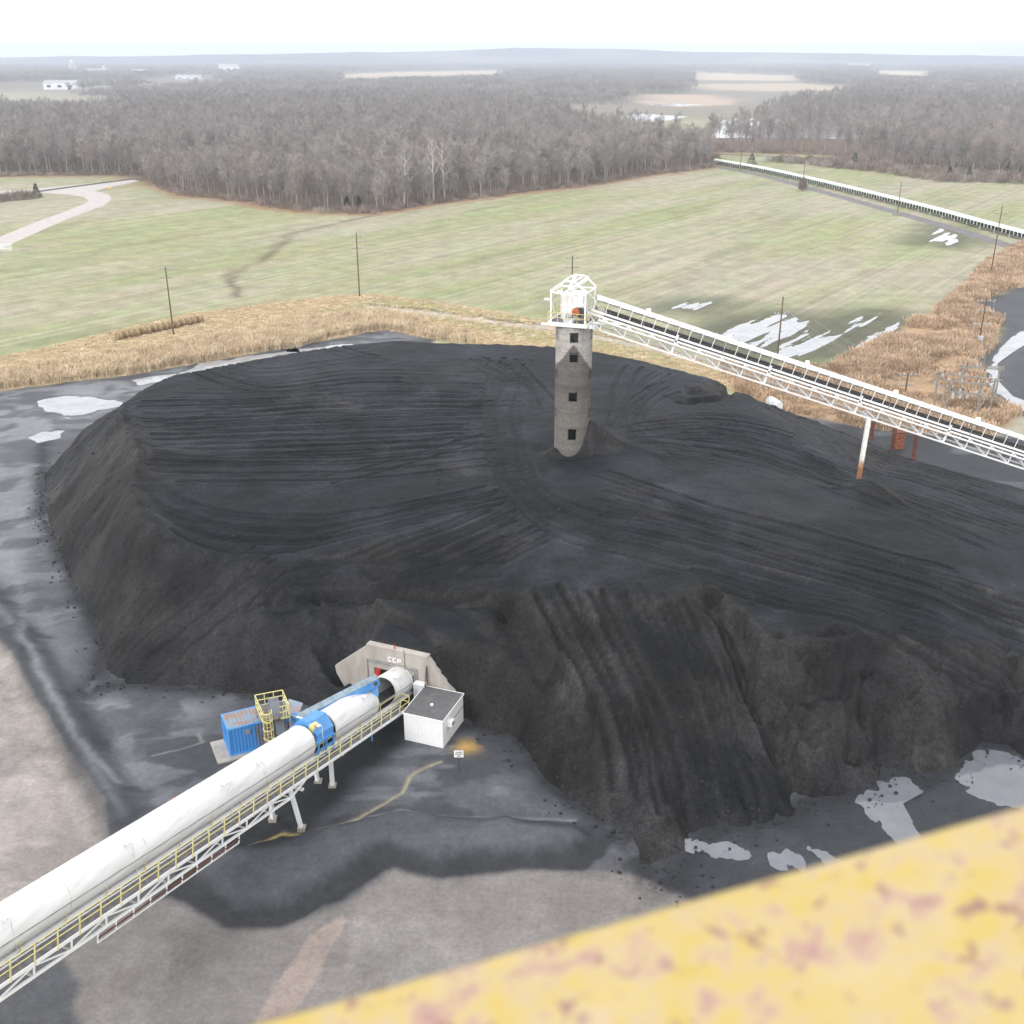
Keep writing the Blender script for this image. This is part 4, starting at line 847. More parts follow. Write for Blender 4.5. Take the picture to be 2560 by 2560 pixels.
for i in range(9): MB().frame(K(.02, kw*(i+.5)/9, kh/2+.06), kv*(kw/9*.3), ku*.035, (0, 0, kh/2-.16)).build('end_rib', CONT, ct)
MB().prism([K(0, 0, kh), K(kl, 0, kh), K(kl, kw, kh), K(0, kw, kh)], (0, 0, .03)).build('roof', CROOF, ct)
for i in range(13): MB().frame(K(kl*(i+.5)/13, kw*.5, kh+.045), ku*(kl/13*.3), kv*(kw*.46), (0, 0, .018)).build('roof_rib', CROOF, ct)
for a, b in ((0, 0), (kl, 0), (kl, kw), (0, kw)): MB().bar(K(a, b, .08), K(a, b, kh+.04), .13).build('corner_post', BLUE, ct)
for z in (.16, kh-.02):
    for p, q in (((0, 0), (kl, 0)), ((0, 0), (0, kw)), ((0, kw), (kl, kw)), ((kl, 0), (kl, kw))): MB().bar(K(*p, z), K(*q, z), .12, .14).build('edge_rail', BLUE, ct)
wv = MB().frame(K(1.45, -.07, 1.95), ku*.2, kv*.03, (0, 0, .22)).build('vent', STEEL, ct)
# access platform with yellow guard rail and caged ladder
PZ = 3.5; pc = [P(x, y, PZ+1.05) for x, y in ((637, 1738), (706, 1725), (722, 1762), (655, 1778))]; pc = [np.array([q[0], q[1], PZ]) for q in pc]
ap = thing('access_platform', 'raised platform with yellow guard rail and caged ladder behind the blue container', 'platform', (pc[0][0], pc[0][1], 0))
MB().prism(pc, (0, 0, .06)).build('deck', GRATE, ap)
for i in range(4):
    a, b = pc[i], pc[(i+1) % 4]
    MB().bar(a-[0, 0, PZ], a, .12).build('support_leg', STEEL, ap)
    if i == 2: b = a+(b-a)*.35
    for z in (.55, 1.05): MB().bar(a+[0, 0, z], b+[0, 0, z], .055).build('guard_rail', YELLOW, ap)
    MB().bar(a, b, .05, .14).build('toe_board', YELLOW, ap)
    for t in (0, .33, .66): MB().bar(a+(b-a)*t, a+(b-a)*t+[0, 0, 1.05], .055).build('rail_post', YELLOW, ap)
lt = pc[3]+(pc[2]-pc[3])*.15; fr = P(676, 1790, PZ)-np.array([0, 0, 0]); out = (pc[3]-pc[0]); out[2] = 0; out /= np.linalg.norm(out); sd_ = (pc[2]-pc[3]); sd_[2] = 0; sd_ /= np.linalg.norm(sd_)
lad = MB()
for k in (-.22, .22): lad.bar(lt+sd_*k+[0, 0, -PZ+.2], lt+sd_*k+[0, 0, 1.0], .05)
for z in np.arange(-3.2, .9, .3): lad.bar(lt+sd_*-.22+[0, 0, z], lt+sd_*.22+[0, 0, z], .035)
lad = lad.build('ladder', YELLOW, ap)
for z in (-1.3, -.5, .3, 1.0):
    h = MB(); aa = [math.pi*k/8 for k in range(9)]; pts = [lt+sd_*(-.38*math.cos(a))+out*(.62*math.sin(a))+[0, 0, z] for a in aa]
    for p, q in zip(pts[:-1], pts[1:]): h.bar(p, q, .06)
    h.build('cage_hoop', YELLOW, lad)
for k in range(1, 8, 2):
    a = math.pi*k/8; q = lt+sd_*(-.38*math.cos(a))+out*(.62*math.sin(a)); MB().bar(q+[0, 0, -1.3], q+[0, 0, 1.0], .045).build('cage_bar', YELLOW, lad)
# grey inclined chute in front of the platform
CH = paint('grey_blue_steel', (.22, .25, .29), (.30, .24, .21), 1.3, .5, .2, lo=.45, hi=.7)
c0 = P(683, 1752, 4.4); c1 = P(703, 1838, 1.9); cd = (c1-c0)/np.linalg.norm(c1-c0); cx = np.cross(cd, (0, 0, 1)); cx /= np.linalg.norm(cx)
chs = thing('sample_chute', 'grey inclined box chute running down in front of the railed platform', 'chute', (c1[0], c1[1], 0))
MB().bar(c0, c0+(c1-c0)*.55, .72, .5).build('upper_casing', CH, chs); MB().bar(c0+(c1-c0)*.555, c1, .68, .46).build('lower_casing', CH, chs)
for t in (.02, .54, .97): q = c0+(c1-c0)*t; MB().bar(q-cx*.4+[0, 0, .02], q+cx*.4+[0, 0, .02], .07, .56).build('flange', STEEL, chs)
MB().bar(c1+[0, 0, -1.9], c1, .14).build('leg', STEEL, chs); q = c0+(c1-c0)*.4+cx*.5; MB().bar(q, c1+cx*.5, .1, .3).build('side_channel', DARK, chs)
# hopper with faded blue lid beside it
hc = P(733, 1772, 3.6); hpr = thing('sample_hopper', 'faded blue hopper with rust-streaked sloping lid beside the chute', 'hopper', (hc[0], hc[1], 0))
HOPC = paint('faded_blue', (.20, .34, .46), (.38, .25, .20), 1.6, .6, lo=.42, hi=.62)
MB().frame(hc, (.55, -.12, -.12), (.12, .62, .25), (0, 0, .07)).build('lid', HOPC, hpr); MB().frame(hc-[0, -.05, .55], (.5, -.1, 0), (.1, .5, 0), (0, 0, .45)).build('bin', BLUE, hpr)
for a, b in ((-.4, -.4), (.4, -.4), (.4, .4), (-.4, .4)): MB().bar((hc[0]+a, hc[1]+b, 0), (hc[0]+a, hc[1]+b, 2.7), .1).build('leg', RUST, hpr)
MB().tube([hc+[-.75, .45, -.1], hc+[-.75, .45, .5]], .16, 10).build('motor', TANK, hpr)
# long blue sample conveyor
b0 = P(748, 1800, 4.1); b1 = P(944, 1700, 5.5); bd_ = (b1-b0)/np.linalg.norm(b1-b0)
bc = thing('sample_conveyor', 'long slim blue covered conveyor slanting up beside the white tube', 'conveyor', (b0[0], b0[1], 0))
MB().bar(b0, b1, .7, .62).build('casing', BLUE, bc)
BL2 = paint('blue_grey_lid', (.22, .30, .36), (.17, .2, .24), 1.5, .5)
nseg = 7
for i in range(nseg): q0 = b0+(b1-b0)*(i+.02)/nseg; q1 = b0+(b1-b0)*(i+.98)/nseg; MB().bar(q0+[0, 0, .34], q1+[0, 0, .34], .74, .05).build('lid_panel', BL2, bc)
e = b1-bd_*.35; MB().prism([e+[-.35, -.2, -.2], e+[.35, -.2, -.2], e+[.28, .3, -.2], e+[-.28, .3, -.2]], (0, 0, -.95)).build('discharge_chute', BLUE, bc)
MB().tube([b1+[-.1, -.42, 0], b1+[-.1, -.62, 0]], .14, 10).build('motor', DARK, bc)
for t in (.08, .5, .86):
    q = b0+(b1-b0)*t; MB().bar((q[0]+.1, q[1]+.3, 0), q+[.1, .3, -.2], .12).build('leg', BLUE, bc)
sidep = b0+(b1-b0)*.38; sx = np.cross(bd_, (0, 0, 1)); sx /= np.linalg.norm(sx); MB().frame(sidep+sx*.36, bd_*.35, sx*.006, (0, 0, .05)).build('nameplate', WHITE, bc)

# ================================================================== STACKING TOWER
tw = thing('stacking_tower', 'round concrete coal stacking tower with square openings and white steel head', 'tower', (TWX, TWY, 0))
def tower_mat():
    m, t, ns, ls, b = nodes('tower_concrete'); p = pos(t); x = t.nodes.new('ShaderNodeSeparateXYZ'); ls.new(p, x.inputs[0])
    f = noise(t, mapped(t, p, sc=(1, 1, .5)), .9, 6, .65)
    c = ramp(t, f, [(.35, (.42, .395, .37)), (.7, (.33, .305, .285))])
    # coal-dust stain below an inverted V, with a soft ragged edge
    ax = mathn(t, 'ABSOLUTE', mathn(t, 'SUBTRACT', x.outputs[0], TWX-.15))
    k = mathn(t, 'ADD', mathn(t, 'SUBTRACT', 22.45, mathn(t, 'MULTIPLY', ax, 1.5)), mathn(t, 'MULTIPLY', mathn(t, 'SUBTRACT', noise(t, p, 1.2, 4), .5), .6))
    st = mathn(t, 'MULTIPLY', mathn(t, 'SUBTRACT', k, x.outputs[2]), 3.0)
    stc = ramp(t, noise(t, mapped(t, p, sc=(1, 1, .35)), 1.4, 6, .7), [(.35, (.050, .047, .045)), (.7, (.090, .083, .079))])
    low = ramp(t, mathn(t, 'MULTIPLY', mathn(t, 'ADD', x.outputs[2], mathn(t, 'MULTIPLY', noise(t, p, .8, 4), 2.0)), .05), [(.74, 0), (.92, .35)])
    stc = mixc(t, low, mixc(t, .4, stc, (.26, .235, .21)), stc)
    spk = ramp(t, noise(t, p, 5.5, 3, .7), [(.60, 0), (.66, 1)])
    stc = mixc(t, mathn(t, 'MULTIPLY', spk, ramp(t, mathn(t, 'MULTIPLY', x.outputs[2], .05), [(.68, 1), (.78, 0)])), stc, (.05, .045, .042))
    cl = t.nodes.new('ShaderNodeClamp'); ls.new(st, cl.inputs[0]); c = mixc(t, cl.outputs[0], c, stc)
    pl_ = noise(t, mapped(t, p, sc=(.02, .02, 1)), 1.1, 4, .8); c = mixc(t, 1.0, c, ramp(t, pl_, [(.35, .78), (.6, 1.1)]), 'MULTIPLY')
    c = mixc(t, 1.0, c, ramp(t, noise(t, p, 3.0, 5, .75), [(.3, .75), (.7, 1.2)]), 'MULTIPLY')
    ls.new(c, b.inputs['Base Color']); b.inputs['Roughness'].default_value = .9; bump(t, b, noise(t, p, 4, 5, .7), .5, .06); return m
TCON = tower_mat(); TZ = 24.25
# shaft as a ring of staves so that real openings are left in the wall
na = 64; ring = [2*math.pi*k/na for k in range(na+1)]
wins = []   # (angle centre, z0, z1)
for z in (22.85, 20.75, 16.45, 12.1): wins.append((-math.pi/2-.06, z-.55, z+.55 if z > 12.5 else z+.75))
for z in (23.0, 18.6, 14.3): wins.append((-.30, z-.55, z+.55))
for z in (22.8, 18.6, 14.3): wins.append((math.pi+.25, z-.55, z+.55))
for z in (20.7, 16.4): wins.append((math.pi/2, z-.55, z+.55))
hw = .25
zs = sorted({0.0, TZ} | {z for w in wins for z in w[1:]})
def hit(a, z):
    for c, z0, z1 in wins:
        d = (a-c+math.pi) % (2*math.pi)-math.pi
        if abs(d) < hw and z0-1e-6 <= z <= z1+1e-6: return True
    return False
m = MB(); ri, ro = TWR-.3, TWR
vid = {}
def tv(k, j, r):
    key = (k % na, j, r)
    if key not in vid:
        a = ring[k % na]; vid[key] = len(m.v); m.v.append((TWX+r*math.cos(a), TWY+r*math.sin(a), zs[j]))
    return vid[key]
solid = [[not hit((ring[k]+ring[k+1])/2, (zs[j]+zs[j+1])/2) for j in range(len(zs)-1)] for k in range(na)]
for k in range(na):
    for j in range(len(zs)-1):
        if not solid[k][j]: continue
        m.f.append((tv(k, j, ro), tv(k+1, j, ro), tv(k+1, j+1, ro), tv(k, j+1, ro))); m.f.append((tv(k, j, ri), tv(k, j+1, ri), tv(k+1, j+1, ri), tv(k+1, j, ri)))
        if not solid[(k+1) % na][j]: m.f.append((tv(k+1, j, ro), tv(k+1, j, ri), tv(k+1, j+1, ri), tv(k+1, j+1, ro)))
        if not solid[(k-1) % na][j]: m.f.append((tv(k, j, ro), tv(k, j+1, ro), tv(k, j+1, ri), tv(k, j, ri)))
        if j == len(zs)-2 or not solid[k][j+1]: m.f.append((tv(k, j+1, ro), tv(k+1, j+1, ro), tv(k+1, j+1, ri), tv(k, j+1, ri)))
        if j == 0 or not solid[k][j-1]: m.f.append((tv(k, j, ro), tv(k, j, ri), tv(k+1, j, ri), tv(k+1, j, ro)))
m.build('shaft', TCON, tw)
q = MB().tube([(TWX, TWY, 0), (TWX, TWY, 15)], TWR-.36, 20).build('coal_fill', COAL, tw)
m = MB().tube([(TWX+TWR*.985, TWY-.9, 22.9), (TWX+TWR*.985, TWY-.9, 21.6)], .05, 6)
for z, x in ((23.6, .8),): MB().bar((TWX+.75, TWY-TWR+.02, 22.3), (TWX+.75, TWY-TWR+.02, 24.2), .07).build('conduit', STEEL, tw)
# head platform; front edge faces the camera
PT = np.array([TWX-.15, TWY, 0]); th = math.radians(-20); tu = np.array([math.cos(th), math.sin(th), 0]); tvv = np.array([-math.sin(th), math.cos(th), 0])
def T(a, b, z): return PT+tu*a+tvv*b+np.array([0, 0, z])
PW, PD = 2.1, 2.1; ZP = TZ+.15
dk = MB().prism([T(-PW, -PD, TZ+.02), T(PW, -PD, TZ+.02), T(PW, PD, TZ+.02), T(-PW, PD, TZ+.02)], (0, 0, .12)).build('platform', GRATE, tw)
for p, q in (((-PW, -PD), (PW, -PD)), ((PW, -PD), (PW, PD)), ((PW, PD), (-PW, PD)), ((-PW, PD), (-PW, -PD))):
    MB().bar(T(*p, TZ+.0), T(*q, TZ+.0), .12, .42).build('edge_beam', WHITE, dk)
    for z in (.55, 1.05): MB().bar(T(*p, ZP+z), T(*q, ZP+z), .05).build('guard_rail', YELLOW, dk)
    for t in (0, .25, .5, .75): x = np.array(p)+(np.array(q)-np.array(p))*t; MB().bar(T(*x, ZP), T(*x, ZP+1.05), .05).build('rail_post', YELLOW, dk)
FZ = ZP+3.35; FA = PW-.25
for b in (-PD+.15, PD-.4):
    for a in (-FA, FA):
        MB().bar(T(a, b, ZP), T(a, b, FZ), .17).build('frame_post', WHITE, tw)
    MB().bar(T(-FA, b, FZ-.25), T(FA, b, FZ-.25), .14).build('frame_beam', WHITE, tw)
    MB().bar(T(-FA, b, FZ), T(-FA*.25, b, FZ+1.0), .14).build('gable_beam', WHITE, tw); MB().bar(T(FA, b, FZ), T(FA*.35, b, FZ+1.0), .14).build('gable_beam', WHITE, tw)
    MB().bar(T(-FA*.25, b, FZ+1.0), T(FA*.35, b, FZ+1.0), .15).build('ridge_beam', WHITE, tw)
    MB().bar(T(FA*.2, b, FZ-.2), T(FA-.05, b, FZ-1.4), .09).build('brace', WHITE, tw)
for a in (-FA*.25, FA*.35): MB().bar(T(a, -PD+.15, FZ+1.0), T(a, PD-.4, FZ+1.0), .15).build('ridge_beam', WHITE, tw)
for a in (-FA, FA): MB().bar(T(a, -PD+.15, FZ-.25), T(a, PD-.4, FZ-.25), .13).build('frame_beam', WHITE, tw); MB().bar(T(a, -PD+.2, FZ-.4), T(a, -PD+1.6, ZP+.1), .1).build('brace', WHITE, tw)
MB().bar(T(-.1, -1.2, ZP+3.2), T(.05, .4, FZ+1.2), .34).build('hoist_beam', WHITE, tw); MB().bar(T(.0, -1.2, ZP+3.2), T(1.4, .6, FZ+1.05), .3).build('hoist_beam', WHITE, tw)
hd = MB().prism([T(-1.25, -.3, ZP), T(1.1, -.3, ZP), T(1.1, 1.9, ZP), T(-1.25, 1.9, ZP)], (0, 0, 2.7)).build('head_chute', WHITE, tw)
for i in range(5): MB().bar(T(-1.25+2.35*i/4, -.33, ZP+.05), T(-1.25+2.35*i/4, -.33, ZP+2.68), .06).build('stiffener', WHITE, hd)
MB().bar(T(-1.27, -.34, ZP+1.35), T(1.12, -.34, ZP+1.35), .06).build('stiffener', WHITE, hd)
ORG = paint('orange_guard', (.50, .13, .035), (.25, .07, .03), 3, .45)
gd = MB().tube([T(.55, -1.0, ZP+1.0), T(.55, -.4, ZP+1.0)], .42, 14).build('drive_guard', ORG, tw); MB().tube([T(.95, -.95, ZP+.95), T(.95, -.45, ZP+.95)], .5, 14).build('gear_case', DARK, tw)
MB().tube([T(-.35, -1.35, ZP+.62), T(.35, -1.35, ZP+.62)], .32, 12).build('motor', STEEL, tw); MB().frame(T(0, -1.4, ZP+.2), tu*.55, tvv*.35, (0, 0, .14)).build('motor_base', WHITE, tw); MB().frame(T(.1, -1.9, ZP+.25), tu*.45, tvv*.2, (0, 0, .2)).build('control_box', TANK, tw)
for a in (1.35, 1.6): MB().bar(T(a, -1.7, ZP), T(a, -1.7, ZP+.9), .12).build('pedestal', DARK, tw)
q = MB().bar(T(-FA, -PD+.3, ZP+2.2), T(-FA+.75, -PD+.1, ZP+3.1), .06).build('lamp_arm', STEEL, tw)
l = MB().frame(T(-FA+.95, -PD+.05, ZP+3.2), tu*.2, tvv*.14, (0, 0, .12)).build('lamp', LAMP, tw, label='lit orange floodlight on the tower head')
MB().frame(T(-PW-.42, -PD+.1, TZ-.1), tu*.36, tvv*.16, (0, 0, .1)).build('floodlight', WHITE, tw); MB().frame(T(PW+.5, -PD+.4, TZ-.1), tu*.36, tvv*.2, (0, 0, .16)).build('floodlight', TANK, tw); MB().frame(T(-PW-.35, -1.4, ZP+2.25), tu*.28, tvv*.15, (0, 0, .08)).build('floodlight', WHITE, tw)

# ================================================================== INCLINED CONVEYOR TO THE TOWER
ic = thing('inclined_conveyor', 'white trussed conveyor with hooded belt sloping down from the tower head', 'conveyor', (38.6, 113, 0))
E0 = np.array([9.2, 113.0, 23.46]); E1 = np.array([66.0, 113.0, 4.85]); ED = (E1-E0)/np.linalg.norm(E1-E0); EN = np.cross(ED, (0, 1, 0)); EN = EN if EN[2] > 0 else -EN; EL = np.linalg.norm(E1-E0)
def I(s, l, n): return E0+ED*s+np.array([0, l, 0])+EN*n
HW = 1.05
for l in (-HW, HW):
    MB().bar(I(.0, l, 0), I(EL, l, 0), .15, .17, EN).build('bottom_chord', WHITE, ic); MB().bar(I(-1.9, l, 1.4), I(EL, l, 1.4), .16, .18, EN).build('top_chord', WHITE, ic)
    MB().bar(I(0, l, 0), I(-1.6, l, 1.3), .12).build('truss_diagonal', WHITE, ic)
pan = 2.66; k = 0; s = 0
while s < EL-.2:
    for l in (-HW, HW):
        MB().bar(I(s, l, .05), I(s, l, 1.35), .1).build('truss_vertical', WHITE, ic)
        if s+pan < EL:
            a, b = ((1.32, .08) if (k < 11) else (1.32, .08)); MB().bar(I(s, l, a), I(s+pan, l, b), .085).build('truss_diagonal', WHITE, ic)
    MB().bar(I(s, -HW, 0), I(s, HW, 0), .09).build('cross_beam', WHITE, ic)
    if k % 4 == 3: MB().bar(I(s+.06, -HW-.03, .0), I(s+.06, -HW-.03, 2.1), .2, .1, (0, 1, 0)).build('bent_post', WHITE, ic)
    s += pan; k += 1
MB().tube([I(-.5, -HW-.22, 1.02), I(EL, -HW-.22, 1.02)], .11, 10).build('water_pipe', WHITE, ic)
MB().frame(I(EL/2, -.0, 1.47), ED*EL/2, (0, HW, 0), EN*.025).build('deck', GRATE, ic)
MB().frame(I(EL/2, .1, 2.02), ED*EL/2, (0, .55, 0), EN*.03).build('carry_belt', BELT, ic); MB().frame(I(EL/2, .1, 1.66), ED*EL/2, (0, .55, 0), EN*.02).build('return_belt', BELT, ic)
for l in (-.78, .85): MB().bar(I(-1.5, l, 1.72), I(EL, l, 1.72), .08, .22, EN).build('stringer', WHITE, ic)
hp_ = pan/2; n = int(EL/hp_)
aa = [math.radians(x) for x in np.linspace(60, -78, 11)]
def hood(s0, s1, mat, th=.03, rr=.98, zc=2.3):
    m = MB(); vs = []; fs = []; w = len(aa)
    for r_ in (rr, rr-th):
        for s in (s0, s1):
            for a in aa: vs.append(I(s, .1-r_*math.sin(a)*1.0, zc+r_*math.cos(a)))
    for k in range(w-1): fs += [(k, k+1, w+k+1, w+k), (2*w+k, 3*w+k, 3*w+k+1, 2*w+k+1), (k, 2*w+k, 2*w+k+1, k+1), (w+k, w+k+1, 3*w+k+1, 3*w+k)]
    fs += [(0, w, 3*w, 2*w), (w-1, 3*w-1, 4*w-1, 2*w-1)]; return m.add(vs, fs)
aa = [math.radians(x) for x in np.linspace(52, -80, 11)]
for i in range(-1, n): hood(i*hp_+.01, (i+1)*hp_-.01, WHITE).build('hood_panel', WHITE, ic, True)
for i in range(-1, n+1):
    s = i*hp_; MB().bar(I(s, -.76, 1.72), I(s, -.68, 2.93), .06).build('hood_post', WHITE, ic); MB().bar(I(s+.35, -.55, 1.95), I(s+.35, .75, 1.95), .12).build('idler', RUST, ic)
for px in (1615, 1813, 2008, 2227, 2431):
    ss = np.linspace(0, EL, 600); q = np.array([I(s, 0, 2.9) for s in ss]); x, _ = proj(q[:, 0], q[:, 1], q[:, 2]); s = ss[np.argmin(abs(x-px))]
    lp = MB().bar(I(s, -.85, 1.5), I(s, -.85, 3.5), .05).build('lamp_post', STEEL, ic); MB().box(I(s, -.85, 3.58), (.34, .3, .24)).build('lamp', LAMP, lp)
# steel column with rusty foot
cb = surf(2145, 1200, 6.0); 
def col_mat():
    m, t, ns, ls, b = nodes('column_paint'); p = pos(t); x = t.nodes.new('ShaderNodeSeparateXYZ'); ls.new(p, x.inputs[0])
    k = mathn(t, 'ADD', mathn(t, 'SUBTRACT', x.outputs[2], float(cb[2])), mathn(t, 'MULTIPLY', noise(t, p, 1.6, 5, .7), 3.0))
    c = mixc(t, ramp(t, mathn(t, 'MULTIPLY', k, .1), [(.33, 0), (.5, 1)]), (.30, .13, .05), (.76, .75, .72)); ls.new(c, b.inputs['Base Color']); b.inputs['Roughness'].default_value = .7; return m
CP = col_mat(); tp = I(np.dot(np.array([cb[0], 113, 14])-E0, ED), -HW, -.1)
for l in (-HW,):
    c_ = MB().bar((tp[0]-.3, 113+l, cb[2]-1.2), (tp[0], 113+l, tp[2]), .42, .42, (1, 0, 0)).build('support_column', CP, ic)
    for t in np.linspace(.12, .92, 7): z = cb[2]-1.2+(tp[2]-cb[2]+1.2)*t; MB().box((tp[0]-.3+.3*t, 113+l-.02, z), (.47, .47, .09)).build('column_band', CP, c_)
MB().bar((tp[0], 113-HW-.2, tp[2]), (tp[0], 113+HW+.2, tp[2]), .4, .35).build('cap_beam', WHITE, ic)
MB().bar(I(2, -HW, 1.4), T(PW, -.4, TZ), .2).build('end_support', WHITE, ic)

# ================================================================== RUSTY POSTS, BOX, TANK
for (x, y, yt, lab) in ((2178, 1097, 1053, 'short rusty steel post nearest the white conveyor column'), (2231, 1121, 1068, 'rusty steel post standing beside the rusty steel box'), (2283, 1146, 1080, 'tall rusty steel post to the right of the rusty box')):
    b = P(x, y); h = PY(x, yt, b[1])[2]; t_ = thing('rusty_post', lab, 'post', tuple(b), 'rusty steel posts under the conveyor')
    m = MB(); m.box((b[0], b[1]-.12, h/2), (.42, .05, h)); m.build('flange', RUST, t_); MB().box((b[0], b[1]+.12, h/2), (.42, .05, h)).build('flange', RUST, t_); MB().box((b[0], b[1], h/2), (.06, .2, h-.02)).build('web', RUST, t_); MB().box((b[0], b[1], .05), (.7, .7, .12)).build('base_plate', RUST, t_)
b = P(2247, 1123); t_ = thing('rusty_box', 'rust-orange steel box standing on the black yard under the conveyor', 'box', tuple(b))
MB().box((b[0], b[1]+.7, 1.15), (1.3, 1.4, 2.3)).build('body', RUSTO, t_); MB().box((b[0], b[1]+.7, 2.33), (1.4, 1.5, .08)).build('lid', RUST, t_)
for k in (-.5, 0, .5): MB().box((b[0]+k*.9, b[1]-.03, 1.15), (.08, .06, 2.2)).build('rib', RUSTO, t_)
a = P(1925, 1009, .6); b = P(1953, 1026, .6); d = (b-a)/np.linalg.norm(b-a); a[2] = b[2] = 1.0
b = a+d*2.7; tk = thing('storage_tank', 'horizontal white cylindrical tank lying at the edge of the coal by the reeds', 'tank', ((a[0]+b[0])/2, (a[1]+b[1])/2, 0))
MB().tube([a-d*.12, a, b, b+d*.12], [.5, .78, .78, .5], 18).build('shell', TANK, tk, True); MB().tube([b+d*.11, b+d*.16], .66, 18).build('end_cap', WHITE, tk)
for t in (.1, .5, .9): q = a+(b-a)*t; MB().tube([q-d*.03, q+d*.03], .82, 18).build('band', WHITE, tk)
for t in (.15, .85): q = a+(b-a)*t; MB().box((q[0], q[1], .25), (.5, 1.1, .6)).build('cradle', STEEL, tk)

# ================================================================== POLES, WIRES, SUBSTATION
def pole(x, y, yt, arms, lab, name='utility_pole', mat=WOOD, yaw=0.0, r=.17):
    b = P(x, y); h = PY(x, yt, b[1])[2]; t = thing(name, lab, 'pole', tuple(b), 'utility poles')
    MB().tube([b-[0, 0, .3], b+[0, 0, h]], [r, r*.6], 8).build('pole_shaft', mat, t)
    d = np.array([math.cos(yaw), math.sin(yaw), 0]); tops = []
    for z, w in arms:
        a = MB().bar(b+d*-w+[0, 0, h-z], b+d*w+[0, 0, h-z], .13, .16).build('crossarm', WOODG, t)
        for k in (-.95, -.45, .45, .95):
            q = b+d*w*k+[0, 0, h-z+.08]; MB().tube([q, q+[0, 0, .3]], [.07, .1], 6).build('insulator', PORC, a); tops.append(q+[0, 0, .3])
    return t, b, h, tops
pl = []
pl.append(pole(434, 836, 668, [(.35, 1.3), (2.0, 1.3)], 'brown utility pole standing in front of the row of hay bales', yaw=.15))
pl.append(pole(899, 741, 582, [(.7, 1.3), (1.9, 1.3), (3.4, 1.2)], 'brown utility pole at the field edge above the tan reeds', yaw=-.1))
pl.append(pole(1428, 800, 640, [(.4, 1.5), (2.3, 1.6)], 'utility pole rising behind the stacking tower head', yaw=.1))
pl.append(pole(1944, 886, 742, [(1.3, 1.3), (3.1, 1.3)], 'dark utility pole beside the flooded crop rows', yaw=.1))
pl.append(pole(2476, 690, 514, [(1.8, 1.6)], 'tall utility pole in the orange grass near the service road', yaw=.1))
pl.append(pole(2243, 536, 455, [(1.1, 1.3)], 'utility pole before the overland conveyor at the field corner', yaw=.1))
pl.append(pole(2006, 474, 408, [(.8, 1.2)], 'utility pole with brush round its foot by the overland conveyor', yaw=.1))
pl.append(pole(1850, 428, 345, [(.8, 1.2)], 'far utility pole near where the overland conveyor leaves the wood', yaw=.1))
pl.append(pole(2446, 866, 745, [(.6, 1.7), (2.4, 1.0), (5.0, 1.5)], 'reddish utility pole with transformer box above the substation', yaw=.05))
q = pl[-1]; b = q[1]; MB().box(b+[0, -.25, 1.6], (.8, .5, .9)).build('transformer', TANK, q[0])
pl.append(pole(2262, 990, 934, [(.3, 1.3), (1.9, 1.2)], 'grey utility pole standing in the reeds left of the substation', yaw=.1))
def wire(a, b, sag, lab, r=.018):
    a = np.array(a); b = np.array(b); pts = [a+(b-a)*t-np.array([0, 0, sag*4*t*(1-t)]) for t in np.linspace(0, 1, 13)]
    o = MB().tube(pts, r, 4).build('overhead_wire', STEEL); tag(o, lab, 'wire', 'overhead wires')
for i, k in enumerate((0, 3, 4, 7)):
    wire(pl[3][3][k], pl[9][3][k], 1.0, 'thin overhead wire from the flooded-field pole to the reed pole')
for k in (0, 3): wire(pl[8][3][k], np.array(P(2420+k*12, 930, 5.4)), .6, 'thin overhead wire dropping to the substation gantry')
sb = thing('substation_gantry', 'weathered grey timber and steel substation gantry beyond the conveyor', 'gantry', tuple(P(2400, 1020)))
def G(x, y, z): return P(x, y)+np.array([0, 0, z])
base = [(2335, 1010), (2362, 1032), (2440, 1040), (2474, 1028), (2395, 1000), (2485, 1005)]
for x, y in base: MB().bar(G(x, y, -.2), G(x, y, 5.2), .22).build('post', WOODG, sb)
for (a, b, z) in ((0, 3, 5.0), (1, 2, 5.0), (0, 1, 4.8), (2, 3, 4.8), (1, 2, 3.4), (0, 2, 3.2), (4, 5, 5.6), (4, 5, 5.3)):
    pa, pb_ = G(*base[a], z), G(*base[b], z); e = (pb_-pa)*.12; bm_ = MB().bar(pa-e, pb_+e, .16, .2).build('crossbeam', WOODG, sb)
    for t in (.1, .37, .63, .9): q = pa+(pb_-pa)*t; MB().tube([q+[0, 0, .1], q+[0, 0, .5]], [.09, .11], 6).build('insulator', RUSTO if t in (.1, .63) else PORC, bm_)
for (a, b, z0, z1) in ((1, 0, .5, 4.6), (2, 3, .5, 4.6)): MB().bar(G(*base[a], z0), G(*base[b], z1), .12).build('brace', WOODG, sb)
for k in range(3):
    q = G(2375+k*18, 1030, 2.6); MB().box(q, (.35, .35, .8)).build('fuse_switch', TANK, sb)

